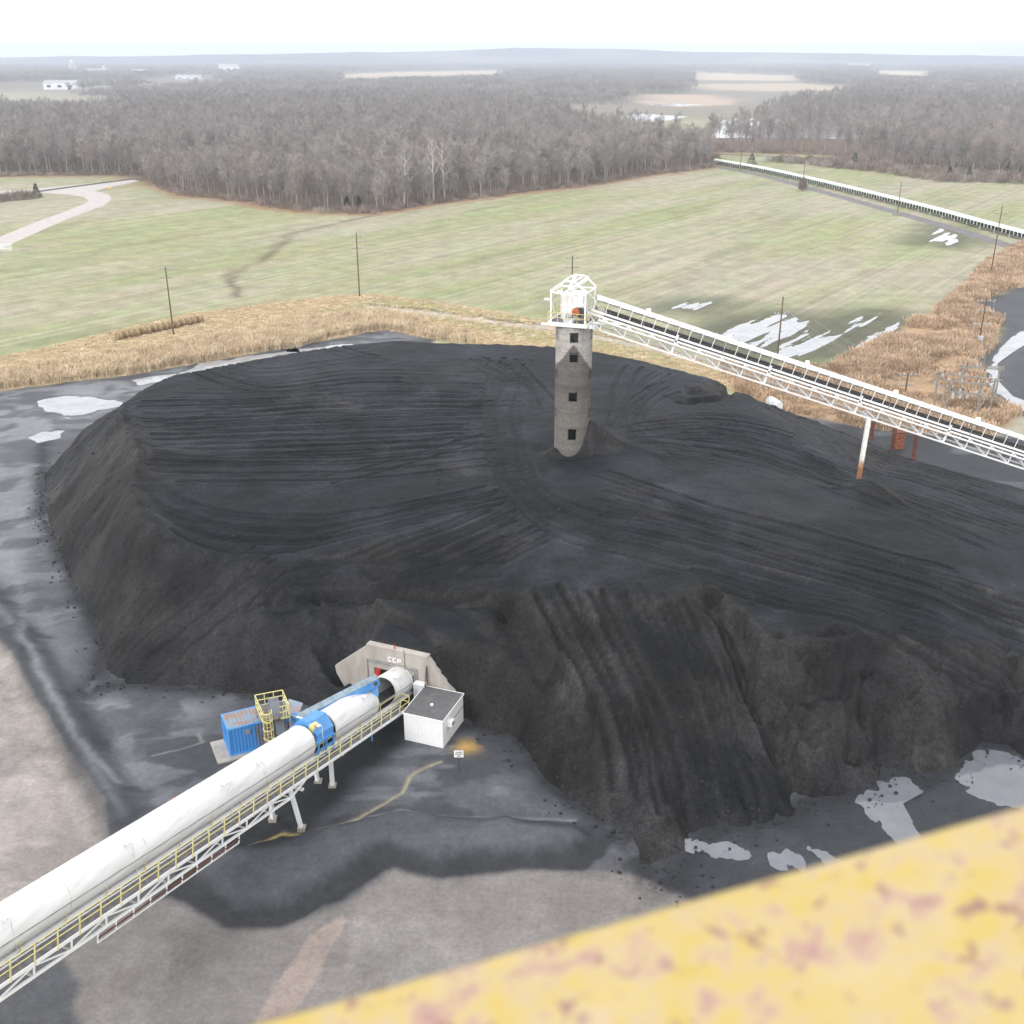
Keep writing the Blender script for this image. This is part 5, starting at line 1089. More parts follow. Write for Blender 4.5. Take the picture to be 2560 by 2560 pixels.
# ================================================================== HAY BALES
nb = 15
for i in range(nb):
    t = i/(nb-1); b = P(300+200*t, 848-43*t); d = P(500, 805)-P(300, 848); d /= np.linalg.norm(d); r = .78+random.uniform(-.05, .05); c = b+[0, random.uniform(-.4, .4), r-.08]; Lb = .62
    yw = random.uniform(-.12, .12); dd = np.array([d[0]*math.cos(yw)-d[1]*math.sin(yw), d[0]*math.sin(yw)+d[1]*math.cos(yw), 0])
    ORD = ('first', 'second', 'third', 'fourth', 'fifth', 'sixth', 'seventh', 'eighth', 'ninth', 'tenth', 'eleventh', 'twelfth', 'thirteenth', 'fourteenth', 'last')
    lab = ORD[i]+' round hay bale from the left end of the row by the utility pole'
    hb = thing('hay_bale', lab, 'hay bale', (b[0], b[1], 0), 'hay bales in a row')
    MB().tube([c-dd*Lb, c-dd*(Lb-.08), c+dd*(Lb-.08), c+dd*Lb], [r-.1, r, r, r-.1], 14).build('roll', HAY, hb, True)
    MB().tube([c-dd*.04, c+dd*.04], r+.015, 14, False).build('wrap_band', REED, hb)

# ================================================================== OVERLAND CONVEYOR
ov = thing('overland_conveyor', 'long low overland conveyor with pale green-white hood along the service road', 'conveyor', tuple(P(2200, 500)))
oline = smooth_path([P(x, y) for x, y in ((1788, 411), (1900, 431), (2000, 453), (2160, 492), (2330, 536), (2450, 570), (2640, 622))], .5)
cum = np.concatenate([[0], np.cumsum(np.linalg.norm(np.diff(oline, axis=0), axis=1))])
def OL(s): return np.array([np.interp(s, cum, oline[:, 0]), np.interp(s, cum, oline[:, 1]), 0])
HOODG = paint('hood_green_white', (.70, .76, .70), (.60, .66, .60), .4, .5)
SECT = 8.3; s = 0; first = None
while s+SECT < cum[-1]:
    a, b = OL(s), OL(s+SECT); d = (b-a)/np.linalg.norm(b-a); l = np.array([d[1], -d[0], 0]); l = l if l[1] < 0 else -l
    m = MB(); pr = [(-1.1, 1.55), (-.95, 2.35), (-.35, 2.75), (.45, 2.75), (1.0, 2.45), (1.15, 1.95), (1.08, 1.95), (.9, 2.36), (.4, 2.66), (-.3, 2.66), (-.88, 2.28), (-1.02, 1.55)]
    m.prism([a+d*.06+l*x+[0, 0, z] for x, z in pr], d*(np.linalg.norm(b-a)-.12)); hs_ = m.build('hood_section', HOODG, ov)
    MB().bar(a+l*1.05+[0, 0, 0], a+l*1.05+[0, 0, 2.5], .16).build('support_leg', HOODG, ov); MB().bar(a-l*1.05, a-l*1.05+[0, 0, 1.7], .16).build('support_leg', HOODG, ov)
    for k in (.25, .5, .75): q = a+(b-a)*k; MB().bar(q+l*1.0+[0, 0, .9], q+l*1.1+[0, 0, 2.1], .22).build('hood_bracket', HOODG, ov)
    s += SECT
ol3 = [OL(t) for t in np.arange(0, cum[-1], 4.0)]
m = MB(); mb = MB()
for p, q in zip(ol3[:-1], ol3[1:]):
    d = (q-p)/np.linalg.norm(q-p); l = np.array([d[1], -d[0], 0]); m.frame((p+q)/2+[0, 0, 1.35], (q-p)/2, l*.75, (0, 0, .04)); 
m.build('belt', BELT, ov)
m = MB()
for p, q in zip(ol3[:-1], ol3[1:]):
    d = (q-p)/np.linalg.norm(q-p); l = np.array([d[1], -d[0], 0]); m.frame((p+q)/2+l*-.95+[0, 0, .95], (q-p)/2, l*.04, (0, 0, .75))
m.build('back_skirt', DARK, ov)
for sgn in (1,):
    m = MB()
    for p, q in zip(ol3[:-1], ol3[1:]):
        d = (q-p)/np.linalg.norm(q-p); l = np.array([d[1], -d[0], 0]); l = l if l[1] < 0 else -l; m.frame((p+q)/2+l*1.0+[0, 0, .8], (q-p)/2, l*.05, (0, 0, .12))
    m.build('side_stringer', DARK, ov)
# ================================================================== VEGETATION
def proto(name, parts):
    """parts: list of (MB, mat) merged into one prototype mesh with several materials"""
    me = bpy.data.meshes.new(name); v = []; f = []; mi = []
    for k, (m, mat) in enumerate(parts):
        off = len(v); v += m.v; f += [tuple(i+off for i in g) for g in m.f]; mi += [k]*len(m.f); me.materials.append(mat)
    me.from_pydata(v, [], f); me.polygons.foreach_set('material_index', mi); me.update()
    return bpy.data.objects.new(name, me)
def sliver(m, p, d, L, w, up=None):
    s = np.cross(d, (random.gauss(0, 1), random.gauss(0, 1), random.gauss(0, 1))); s /= np.linalg.norm(s)+1e-9
    m.add([p-s*w, p+s*w, p+d*L], [(0, 1, 2)])
def bare_tree(seed, h=17.0, twigs=520, spread=.34, tw=.055, bend=.6, low=.3):
    r = random.Random(seed); T_, C_ = MB(), MB(); st = random.getstate(); random.seed(seed)
    lean = np.array([r.uniform(-.05, .05), r.uniform(-.05, .05), 1]); path = [np.array([0., 0, -.2])]
    for k in range(1, 7): path.append(np.array([lean[0]*h*k/6+r.uniform(-.12, .12)*k*.4, lean[1]*h*k/6+r.uniform(-.12, .12)*k*.4, h*.86*k/6]))
    R0 = h*.0155; T_.tube(path, [R0*(1-.15*k) if k < 6 else R0*.12 for k in range(7)], 6)
    tips = []
    nl = 13
    for i in range(nl):
        t = low+(1-low)*(i+.3)/nl; k = min(5, int(t*6)); p = path[k]+(path[k+1]-path[k])*(t*6-k)
        az = i*2.4+r.uniform(-.5, .5); el = math.radians(r.uniform(28, 62)); L = h*spread*(1.15-.75*t)*r.uniform(.75, 1.2)
        d = np.array([math.cos(az)*math.cos(el), math.sin(az)*math.cos(el), math.sin(el)])
        q1 = p+d*L*.55; d2 = d+np.array([0, 0, .5]); d2 /= np.linalg.norm(d2); q2 = q1+d2*L*.55
        rr = R0*(.5-.28*t); T_.tube([p, q1, q2], [rr, rr*.6, rr*.15], 4, False); tips += [(p+(q1-p)*.5, d), (q1, d), (q1+(q2-q1)*.5, d2), (q2, d2)]
        for j in range(3):
            b = p+(q1-p)*r.uniform(.4, 1); dd = d+np.array([r.gauss(0, .7), r.gauss(0, .7), r.uniform(0, .6)]); dd /= np.linalg.norm(dd); L2 = L*r.uniform(.3, .55); e = b+dd*L2
            T_.tube([b, e], [rr*.4, rr*.08], 3, False); tips += [(b+(e-b)*.5, dd), (e, dd), (e, dd)]
    tips.append((path[-1], np.array([0, 0, 1.]))); tips.append((path[-2], np.array([0, 0, 1.])))
    for _ in range(twigs):
        p, d = tips[r.randrange(len(tips))]; dd = d*.7+np.array([r.gauss(0, .6), r.gauss(0, .6), r.gauss(.25, .5)]); dd /= np.linalg.norm(dd)
        sliver(C_, p+np.array([r.gauss(0, .35) for _ in range(3)]), dd, r.uniform(.9, 2.3), tw*r.uniform(.6, 1.3))
    random.setstate(st); return T_, C_
def bush(seed, h, rad, n, w):
    r = random.Random(seed); m = MB(); st = random.getstate(); random.seed(seed)
    for _ in range(n):
        a = r.uniform(0, 6.28); q = r.random()**.5*rad; p = np.array([math.cos(a)*q, math.sin(a)*q, r.uniform(0, h*.7)*(1-.5*(q/rad)**2)]); d = np.array([r.gauss(0, .5), r.gauss(0, .5), 1]); d /= np.linalg.norm(d); sliver(m, p, d, r.uniform(.3, .55)*h, w)
    random.setstate(st); return m
def conifer(seed, h, rad, n):
    r = random.Random(seed); m = MB(); T_ = MB().tube([(0, 0, -.1), (0, 0, h)], [.16, .02], 5); st = random.getstate(); random.seed(seed)
    for _ in range(n):
        t = r.random()**1.3; a = r.uniform(0, 6.28); q = rad*(1-t)*r.uniform(.3, 1.05); p = np.array([math.cos(a)*q, math.sin(a)*q, h*(.04+.92*t)]); d = np.array([math.cos(a), math.sin(a), r.uniform(-.1, .9)]); d /= np.linalg.norm(d); sliver(m, p, d, r.uniform(.4, .9), .16)
    random.setstate(st); return T_, m
def reed_clump(seed, n=46, h=2.5, rad=.75):
    r = random.Random(seed); m = MB(); st = random.getstate(); random.seed(seed)
    for _ in range(n):
        a = r.uniform(0, 6.28); q = r.random()**.5*rad; p = np.array([math.cos(a)*q, math.sin(a)*q, 0]); d = np.array([r.gauss(0, .12), r.gauss(0, .12), 1]); d /= np.linalg.norm(d); L = h*r.uniform(.65, 1.1); sliver(m, p, d, L, .06); sliver(m, p+d*L*.72, d+np.array([.12, 0, 0]), L*.33, .09)
    random.setstate(st); return m
TREES = [bare_tree(s, 17+random.uniform(-2, 2), 760, random.uniform(.24, .34)) for s in (1, 2, 3, 4, 5)]
def scatter(name, label, pts, scl, idx, protos, rot=None):
    c = bpy.data.collections.new(name+'_kinds')
    for k, o in enumerate(protos): o.name = name+'_%02d' % k; c.objects.link(o)
    me = bpy.data.meshes.new(name); me.from_pydata([tuple(p) for p in pts], [], [])
    n = len(pts)
    a = me.attributes.new('scl', 'FLOAT_VECTOR', 'POINT'); a.data.foreach_set('vector', np.asarray(scl, np.float32).ravel())
    a = me.attributes.new('rot', 'FLOAT_VECTOR', 'POINT'); rr = np.zeros((n, 3), np.float32); rr[:, 2] = RNG.uniform(0, 6.28, n) if rot is None else rot; a.data.foreach_set('vector', rr.ravel())
    a = me.attributes.new('idx', 'INT', 'POINT'); a.data.foreach_set('value', np.asarray(idx, np.int32))
    ob = bpy.data.objects.new(name, me); COL.objects.link(ob); tag(ob, label, None, None, 'stuff')
    g = bpy.data.node_groups.new(name, 'GeometryNodeTree'); g.interface.new_socket('Geometry', in_out='INPUT', socket_type='NodeSocketGeometry'); g.interface.new_socket('Geometry', in_out='OUTPUT', socket_type='NodeSocketGeometry')
    gi = g.nodes.new('NodeGroupInput'); go = g.nodes.new('NodeGroupOutput'); ip = g.nodes.new('GeometryNodeInstanceOnPoints'); ci = g.nodes.new('GeometryNodeCollectionInfo')
    ci.inputs['Collection'].default_value = c; ci.inputs['Separate Children'].default_value = True; ci.inputs['Reset Children'].default_value = True
    def attr(nm, ty): q = g.nodes.new('GeometryNodeInputNamedAttribute'); q.data_type = ty; q.inputs['Name'].default_value = nm; return q.outputs[0]
    e = g.nodes.new('FunctionNodeEulerToRotation')
    g.links.new(gi.outputs[0], ip.inputs['Points']); g.links.new(ci.outputs[0], ip.inputs['Instance']); ip.inputs['Pick Instance'].default_value = True
    g.links.new(attr('idx', 'INT'), ip.inputs['Instance Index']); g.links.new(attr('rot', 'FLOAT_VECTOR'), e.inputs[0]); g.links.new(e.outputs[0], ip.inputs['Rotation']); g.links.new(attr('scl', 'FLOAT_VECTOR'), ip.inputs['Scale']); g.links.new(ip.outputs[0], go.inputs[0])
    md = ob.modifiers.new('scatter', 'NODES'); md.node_group = g
    return ob
def jgrid(x0, x1, y0, y1, st, jit=.45):
    X, Y = np.meshgrid(np.arange(x0, x1, st), np.arange(y0, y1, st)); X = X+RNG.uniform(-jit, jit, X.shape)*st; Y = Y+RNG.uniform(-jit, jit, Y.shape)*st; return X.ravel(), Y.ravel()
def in_view(X, Y, mx=220):
    x, _ = proj(X, Y, np.zeros_like(X)); return (x > -mx) & (x < 2560+mx)
# ---- woods
X, Y = jgrid(-420, 560, 360, 1300, 6.3); s1 = sdist(Z_WOOD, X, Y); s2 = sdist(Z_WOODR, X, Y); s = np.maximum(s1, s2); k = (s > .5) & in_view(X, Y)
wp_ = np.full(len(X), -1e9)
for q in ([(1790, 350), (2010, 350), (2260, 356), (2330, 330), (2150, 306), (1900, 294), (1780, 298)], [(2330, 366), (2450, 370), (2600, 364), (2600, 330), (2420, 326)]): wp_ = np.maximum(wp_, sdist(gp(q), X, Y))
k &= ~((wp_ > -110) & (Y < 1000) & (RNG.random(len(X)) < np.where(wp_ > 0, .85, .72)))
X, Y, s = X[k], Y[k], s[k]
# the water gaps stay open between the trunks
edge = np.where((s < 7.0) & (Y < 640))[0]; edge = edge[np.argsort(Y[edge])][:235]; inner_m = np.ones(len(X), bool); inner_m[edge] = False
n = inner_m.sum(); sc = RNG.uniform(.62, 1.0, n)+.28*fbm(X[inner_m]/45, Y[inner_m]/45, 777, 3); sc3 = np.stack([sc*RNG.uniform(.9, 1.15, n), sc*RNG.uniform(.9, 1.15, n), sc], 1)
pr = [proto('t', [(a, BARK), (b, TWIG if i != 3 else TWIGR)]) for i, (a, b) in enumerate(TREES)]
scatter('woodland', 'dense grey-brown winter wood of bare trees behind the field', np.stack([X[inner_m], Y[inner_m], np.zeros(n)], 1), sc3, RNG.integers(0, 5, n), pr)
tm = [(a.mesh('trunk', BARK), b.mesh('crown', TWIG)) for a, b in TREES]
tmr = [(tm[3][0], TREES[3][1].mesh('crown', TWIGR))]
for i in edge:
    v = random.randrange(5); russet = random.random() < .18
    rgt = X[i] > 95
    lab = ('bare russet-tinged tree' if russet else 'bare grey tree')+(' at the near edge of the right-hand wood' if rgt else ' at the near edge of the main wood')
    t = thing('bare_tree', lab, 'tree', (X[i], Y[i], 0), 'trees along the wood edge'); a = random.uniform(.62, 1.0); t.rotation_euler = (0, 0, random.uniform(0, 6.28)); t.scale = (a*random.uniform(.85, 1.1), a*random.uniform(.85, 1.1), a)
    mm = tmr[0] if russet else tm[v]
    for nm, me in (('trunk', mm[0]), ('crown', mm[1])): o = bpy.data.objects.new(nm, me); COL.objects.link(o); o.parent = t
# understorey brush along the edges
X, Y = jgrid(-420, 560, 340, 700, 3.2); s = np.maximum(sdist(Z_WOOD, X, Y), sdist(Z_WOODR, X, Y)); k = (s > -2.0) & (s < 9) & in_view(X, Y) & (RNG.random(len(X)) < .75); X, Y = X[k], Y[k]; n = len(X)
bp = [proto('b', [(bush(40+i, 2.6, 1.7, 90, .07), BRUSH)]) for i in range(3)]+[proto('b', [(bush(50, 2.0, 1.4, 80, .07), TWIGR)])]
sc = RNG.uniform(.5, 1.35, n); scatter('undergrowth', 'tangled brown brush along the foot of the woods', np.stack([X, Y, np.zeros(n)], 1), np.stack([sc]*3, 1), RNG.integers(0, 4, n), bp)
# ---- far tree belts
def inpoly(poly, x, y): return sdist(poly, x, y) > 0
def patch(seed, size, nt, hh=15, fl=90):
    T_, C_ = MB(), MB(); r = random.Random(seed)
    for i in range(nt):
        ox, oy = r.uniform(-size/2, size/2), r.uniform(-size/2, size/2); h = hh*r.uniform(.7, 1.15); T_.tube([(ox, oy, 0), (ox, oy, h*.8)], [.28, .08], 3, False)
        for _ in range(fl):
            a = r.uniform(0, 6.28); el = r.uniform(-.5, 1.4); q = r.random()**.4; p = np.array([ox+math.cos(a)*math.cos(el)*h*.3*q, oy+math.sin(a)*math.cos(el)*h*.3*q, h*.66+math.sin(el)*h*.3*q]); d = np.array([r.gauss(0, .5), r.gauss(0, .5), 1]); d /= np.linalg.norm(d); sliver(C_, p, d, r.uniform(1.5, 3.0), .22)
    return T_, C_
PPAT = [patch(60+i, 34, 14) for i in range(3)]; pp = [proto('p', [(a, BARK), (b, TWIG)]) for a, b in PPAT]
X, Y = jgrid(-1400, 1500, 1290, 3000, 32); X2, Y2 = jgrid(-3400, 3600, 3000, 6300, 70); S_ = np.concatenate([np.ones(len(X)), np.full(len(X2), 1.8)]); X = np.concatenate([X, X2]); Y = np.concatenate([Y, Y2])
ok = in_view(X, Y, 150)
for z in (0, 8, 16):
    for dx, dy in ((-.5, 0), (.5, 0), (0, .5), (0, -.5)):
        px, py = proj(X+dx*34*S_, Y+dy*34*S_, np.full_like(X, float(z)))
        for f in FARF: ok &= ~inpoly(f, px, py)
dens = fbm(X/260, Y/420, 501, 3); ok &= (dens > .36) | (Y > 2600)
X, Y, S_ = X[ok], Y[ok], S_[ok]; n = len(X)
scatter('far_woods', 'hazy belts of bare trees between the distant farm fields', np.stack([X, Y, np.zeros(n)], 1), np.stack([S_, S_, RNG.uniform(.85, 1.15, n)], 1), RNG.integers(0, 3, n), pp)
# ---- pale sycamores, evergreens, bushes
def one_tree(x, y, h, mats, lab, seed, name='sycamore_tree', spread=.3, twigs=260, zc=0.0):
    b = P(x, y); T_, C_ = bare_tree(seed, h, twigs, spread, .07, low=.4)
    t = thing(name, lab, 'tree', tuple(b)); o = bpy.data.objects.new('trunk', T_.mesh('trunk', mats[0])); COL.objects.link(o); o.parent = t; o = bpy.data.objects.new('crown', C_.mesh('crown', mats[1])); COL.objects.link(o); o.parent = t
for x_, y_, h_, m_, l_, s_ in ((1084, 503, 25, TWIGR, 'tall white-barked sycamore forking above the wood edge', 101), (1112, 499, 24, TWIGR, 'white-barked sycamore right beside the tallest sycamore', 102), (1010, 516, 22, TWIG, 'white-barked sycamore left of the sycamore pair in the wood', 103)): one_tree(x_, y_, h_, (SYC, m_), l_, s_)
def conifer_at(x, y, h, rad, lab, seed):
    b = P(x, y); T_, C_ = conifer(seed, h, rad, 420); t = thing('evergreen_tree', lab, 'tree', tuple(b)); o = bpy.data.objects.new('trunk', T_.mesh('trunk', BARK)); COL.objects.link(o); o.parent = t; o = bpy.data.objects.new('crown', C_.mesh('crown', EVER)); COL.objects.link(o); o.parent = t
conifer_at(93, 494, 5.2, 2.0, 'dark evergreen at the end of the hedge by the gravel road', 1); conifer_at(1878, 415, 6.0, 3.0, 'dark round evergreen beside the overland conveyor', 2); conifer_at(2135, 418, 7.0, 2.6, 'dark evergreen before the right-hand wood near the railway', 3)
conifer_at(868, 520, 4, 1.6, 'small dark evergreen at the foot of the main wood', 4); conifer_at(898, 522, 4.5, 1.5, 'second small evergreen at the foot of the main wood', 5); conifer_at(2372, 446, 5, 2.2, 'low evergreen bush at the right field edge', 6); conifer_at(2420, 452, 6, 1.8, 'upright evergreen at the right field edge', 7); conifer_at(2520, 436, 6, 1.8, 'evergreen in the brush at the far right', 8)
for i, (x, y, s_) in enumerate([(4, 504, 1.2), (22, 501, 1.2), (40, 500, 1.4), (58, 498, 1.4), (76, 497, 1.3), (-12, 506, 1.2)]):
    b = P(x, y); o = bush(70+i, 3.2*s_, 2.6*s_, 240, .09).mesh('bush', BRUSH); ob = bpy.data.objects.new('bush', o); COL.objects.link(ob); ob.location = b; tag(ob, ('second', 'third', 'fourth', 'fifth', 'sixth', 'first')[i]+' leafless bush from the left in the hedge beside the gravel road', 'bush', 'hedge bushes by the gravel road')
b = P(2006, 476); ob = bpy.data.objects.new('bush', bush(80, 6, 1.6, 260, .09).mesh('bush', BRUSH)); COL.objects.link(ob); ob.location = b; tag(ob, 'tall brushy growth round the foot of a utility pole', 'bush')
b = P(2240, 540); ob = bpy.data.objects.new('bush', bush(81, 1.6, 1.4, 120, .07).mesh('bush', TWIGR)); COL.objects.link(ob); ob.location = b; tag(ob, 'small russet bush at the utility pole by the field corner', 'bush')
X, Y = jgrid(100, 420, 380, 640, 3.6); s = sdist(gp([(1890, 404), (2000, 412), (2200, 432), (2350, 456), (2600, 462), (2600, 440), (2350, 432), (2200, 412), (2100, 400)]), X, Y); k = (s > 0) & in_view(X, Y); X, Y = X[k], Y[k]; n = len(X); sc = RNG.uniform(.8, 1.9, n)
scatter('scrub', 'brown scrub along the far edge of the right-hand field', np.stack([X, Y, np.zeros(n)], 1), np.stack([sc]*3, 1), RNG.integers(0, 4, n), [proto('s', [(bush(90+i, 2.6, 1.8, 100, .08), BRUSH if i else TWIG)]) for i in range(4)])
# ---- reeds
Z_RL = gp([(-300, 1005), (0, 972), (150, 957), (330, 934), (500, 904), (640, 880), (760, 866), (830, 842), (960, 822), (1010, 830), (1090, 850), (1200, 862), (1180, 845), (1100, 828), (1040, 806), (950, 788), (850, 795), (700, 822), (550, 846), (400, 874), (200, 908), (0, 945), (-300, 980)])
X, Y = jgrid(-160, 20, 130, 270, .72); s = sdist(Z_RL, X, Y)+1.6*(fbm(X/4, Y/4, 601, 3)-.5); k = (s > 0) & in_view(X, Y, 60); X, Y = X[k], Y[k]; n = len(X)
sc = RNG.uniform(.7, .95, n); rc = [proto('r', [(reed_clump(i), REED)]) for i in range(4)]
scatter('reeds', 'belt of tall tan reeds along the far side of the black yard', np.stack([X, Y, np.zeros(n)-.05], 1), np.stack([sc, sc, sc*RNG.uniform(.6, .85, n)], 1), RNG.integers(0, 4, n), rc)
X, Y = jgrid(20, 190, 140, 330, .95); s = sdist(Z_REEDR, X, Y)+2.5*(fbm(X/6, Y/6, 603, 3)-.5); dd = fbm(X/11, Y/11, 605, 3); k = (s > .3) & in_view(X, Y, 60) & (dd > .27); X, Y, dd = X[k], Y[k], dd[k]
for (cx_, cy_) in base: g_ = P(cx_, cy_); m_ = np.hypot(X-g_[0], Y-g_[1]) > 2.2; X, Y, dd = X[m_], Y[m_], dd[m_]
n = len(X); sc = RNG.uniform(.55, 1.0, n)*sstep(.25, .42, dd)+.15; rc2 = [proto('r', [(reed_clump(10+i, 42, 2.2, .85), REEDO)]) for i in range(4)]
scatter('orange_reeds', 'thick orange-brown reeds between the field and the substation', np.stack([X, Y, np.zeros(n)-.05], 1), np.stack([sc+.35, sc+.35, sc*.75], 1), RNG.integers(0, 4, n), rc2)
# mown grass tufts on the bank behind the yard
X, Y = jgrid(-160, 60, 150, 290, 1.0); s = sdist(Z_TAN, X, Y); k = (s > .3) & (sdist(Z_RL, X, Y) < 0) & in_view(X, Y, 40) & (RNG.random(len(X)) < .8); X, Y = X[k], Y[k]; n = len(X); sc = RNG.uniform(.05, .13, n)
scatter('bank_grass', 'short tan grass on the bank between reeds and field', np.stack([X, Y, np.zeros(n)-.01], 1), np.stack([sc*7, sc*7, sc], 1), RNG.integers(0, 4, n), [proto('g', [(reed_clump(20+i, 40, 2.0, .8), REED)]) for i in range(4)])

# ---- loose lumps of coal along the toe and on the faces
def lump(seed):
    r = random.Random(seed); m = MB(); bm = bmesh.new(); bmesh.ops.create_icosphere(bm, subdivisions=1, radius=.5)
    m.add([(v_.co.x*r.uniform(.7, 1.2), v_.co.y*r.uniform(.7, 1.2), v_.co.z*r.uniform(.5, .9)) for v_ in bm.verts], [tuple(q.index for q in f.verts) for f in bm.faces]); bm.free(); return m
LUMP = paint('lump_coal', (.016, .017, .020), (.032, .030, .029), 3, .6, spec=.2)
n = 60000; X = RNG.uniform(-62, 70, n); Y = RNG.uniform(52, 150, n); Zp = hp(X, Y); lo_ = loose[np.clip(((Y-PY0)/PST).astype(int), 0, PNY-1), np.clip(((X-PX0)/PST).astype(int), 0, PNX-1)]
toe_d = np.minimum(ldist(toe_f, X, Y), ldist(toe_r, X, Y)); pk = np.where(toe_d < 2.2, .8*np.exp(-toe_d/1.0)+.1, 0)+np.where(Zp > .3, .02+.16*lo_, 0); k = (RNG.random(n) < pk) & in_view(X, Y, 0) & (sdist(cut_poly, X, Y) < -.6); X, Y, Zp = X[k], Y[k], np.maximum(Zp[k], 0); n = len(X)
sc = .07+.30*RNG.random(n)**3.5
scatter('coal_lumps', 'loose lumps of coal scattered on the pile faces and along its toe', np.stack([X, Y, Zp+sc*.1], 1), np.stack([sc, sc, sc], 1), RNG.integers(0, 4, n), [proto('l', [(lump(i), LUMP)]) for i in range(4)])
# ================================================================== FAR BUILDINGS
def house(x, y, w, d, h, lab, roof=1.5, name='farm_building', mat=FARW, wins=3, cat='building'):
    b = P(x, y); t = thing(name, lab, cat, tuple(b)); MB().box(b+[0, d/2, h/2], (w, d, h)).build('wall', mat, t)
    r = [b+[-w/2-.5, -.5, h], b+[-w/2-.5, d+.5, h], b+[-w/2-.5, d/2, h+roof]]; MB().prism(r, (w+1, 0, 0)).build('roof', FARR, t)
    for i in range(wins): MB().box(b+[-w/2+w*(i+.5)/wins, -.05, h*.5], (w*.12, .2, h*.35)).build('window', GLASS, t)
    MB().box(b+[w*.3, -.06, h*.3], (w*.1, .22, h*.6)).build('door', DARK, t)
house(232, 190, 75, 40, 9, 'long low white barn left of the horizon with pale roof', 9); house(344, 190, 36, 30, 12, 'white barn with dark door right of the long low barn', 5); house(150, 224, 52, 22, 10, 'white farm building with low annex nearest on the left', 4)
house(470, 198, 60, 20, 5, 'low pale shed roofs among the distant left trees', 4); house(572, 184, 60, 30, 22, 'tall pale elevator building among the distant trees', 6); house(2148, 172, 90, 40, 14, 'white building far off on the right below the horizon', 7); house(1420, 248, 30, 14, 6, 'small white house beyond the main wood', 4); house(1395, 247, 12, 10, 5, 'tiny white outbuilding beside the far white house', 3)
b = P(262, 188); si = thing('farm_silo', 'slim white silo beside the long low barn', 'silo', tuple(b)); MB().tube([b, b+[0, 0, 24]], 4.5, 14).build('drum', FARW, si); MB().tube([b+[0, 0, 24], b+[0, 0, 28]], [4.6, .5], 14).build('cap', FARR, si)
b = P(184, 186); lt_ = thing('lattice_tower', 'pale lattice headframe tower left of the white barn', 'tower', tuple(b))
for a, c in ((-1, -1), (1, -1), (1, 1), (-1, 1)): MB().bar(b+[a*9, c*9, 0], b+[a*4, c*4, 34], 1.3).build('leg', FARW, lt_)
for z in (10, 20, 30):
    w = 9-5*z/34
    for a, c, e, f in ((-1, -1, 1, -1), (1, -1, 1, 1), (1, 1, -1, 1), (-1, 1, -1, -1)): MB().bar(b+[a*w, c*w, z], b+[e*w, f*w, z], 1.0).build('girt', FARW, lt_)
MB().box(b+[0, 0, 37], (10, 10, 6)).build('head_house', FARW, lt_)
# white fence panel by the road at the left edge, small yellow marker
b = P(8, 628); fn = thing('white_fence', 'white timber fence panels beside the gravel road at the left edge', 'fence', tuple(b))
for i in range(-4, 5): MB().bar(b+[i*.55, 0, 0], b+[i*.55+.35, 0, 2.0], .18).build('post', FARW, fn)
for z in (.8, 1.7): MB().bar(b+[-2.4, .1, z], b+[2.6, .1, z], .15).build('rail', FARW, fn)
b = P(276, 477); mk_ = thing('yellow_marker', 'small yellow marker board beside the road junction', 'sign', tuple(b)); MB().bar(b, b+[0, 0, 1.0], .1).build('post', WOODG, mk_); MB().box(b+[0, -.06, 1.2], (1.1, .05, .6)).build('board', paint('sign_yellow', (.8, .5, .05), (.7, .42, .04), 2, .5), mk_)

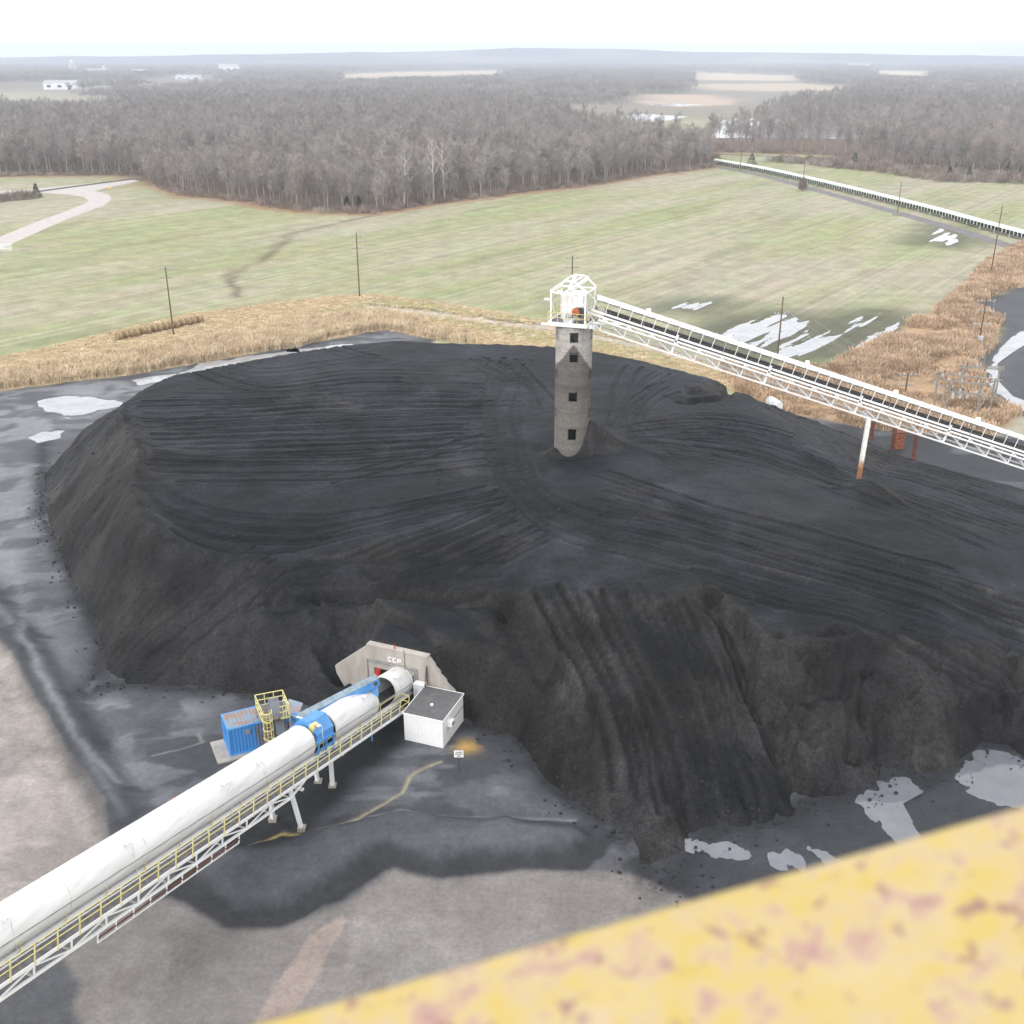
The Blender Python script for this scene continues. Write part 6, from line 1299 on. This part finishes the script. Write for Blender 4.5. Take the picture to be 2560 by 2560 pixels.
# ================================================================== FOREGROUND RAIL
def rail_mat():
    m, t, ns, ls, b = nodes('chipped_yellow'); p = pos(t)
    f = noise(t, p, 60, 6, .66, .3); c = ramp(t, f, [(.36, (.45, .335, .085)), (.46, (.45, .345, .13)), (.54, (.44, .34, .185)), (.60, (.39, .26, .19)), (.70, (.33, .185, .17))])
    f2 = noise(t, p, 105, 3, .6); c = mixc(t, ramp(t, f2, [(.60, 0), (.66, .8)]), c, (.22, .11, .11))
    f3 = noise(t, p, 24, 4, .6); c = mixc(t, ramp(t, f3, [(.48, 0), (.70, .6)]), c, (.47, .38, .24))
    ls.new(c, b.inputs['Base Color']); b.inputs['Roughness'].default_value = .6; bump(t, b, f, .3, .002); return m
RM = rail_mat()
def near(x, y, d): r_ = ray(x, y); return np.array([0, 0, CAMZ])+r_*d
ra_ = near(540, 2590, .40); rb_ = near(2640, 1993, .40); dv_ = (rb_-ra_)/np.linalg.norm(rb_-ra_)
# the flat top rail: its far edge is the line seen; it extends towards the camera below the lens
gr = thing('guard_rail', 'blurred yellow steel guard rail with chipped rusty paint right under the camera', 'railing', tuple((ra_+rb_)/2))
nrm_ = np.cross(dv_, (0, 0, 1)); nrm_ /= np.linalg.norm(nrm_); nrm_ = nrm_ if nrm_[1] < 0 else -nrm_
vd = np.array([0, 0, -1.])
m = MB(); prf = [(0, 0), (.004, .003), (.10, .003), (.106, 0), (.106, -.03), (0, -.03)]; pa = ra_-dv_*1.2; L_ = np.linalg.norm(rb_-ra_)+2.4
m.prism([pa+nrm_*u+np.array([0, 0, w]) for u, w in prf], dv_*L_).build('top_rail', RM, gr)
for t in (.1, .9):
    q = pa+dv_*L_*t+nrm_*.05; MB().bar(q-[0, 0, 1.1], q-[0, 0, .03], .06).build('post', RM, gr)
q = pa+nrm_*.05-np.array([0, 0, .55]); MB().bar(q, q+dv_*L_, .05).build('mid_rail', RM, gr)

# ================================================================== HAZE
hz = MB().box((0, 4700, 68), (14600, 10400, 138)).build('haze', BLACK); hz.data.materials.clear()
hm = bpy.data.materials.new('haze_air'); hm.use_nodes = True; t = hm.node_tree
for n_ in list(t.nodes): t.nodes.remove(n_)
ou = t.nodes.new('ShaderNodeOutputMaterial'); pv = t.nodes.new('ShaderNodeVolumePrincipled'); pv.inputs['Color'].default_value = (.76, .86, 1.0, 1); pv.inputs['Density'].default_value = 1.9e-4; pv.inputs['Anisotropy'].default_value = .2
t.links.new(pv.outputs[0], ou.inputs['Volume']); hz.data.materials.append(hm); tag(hz, 'pale winter haze in the air over the whole site', None, None, 'stuff')
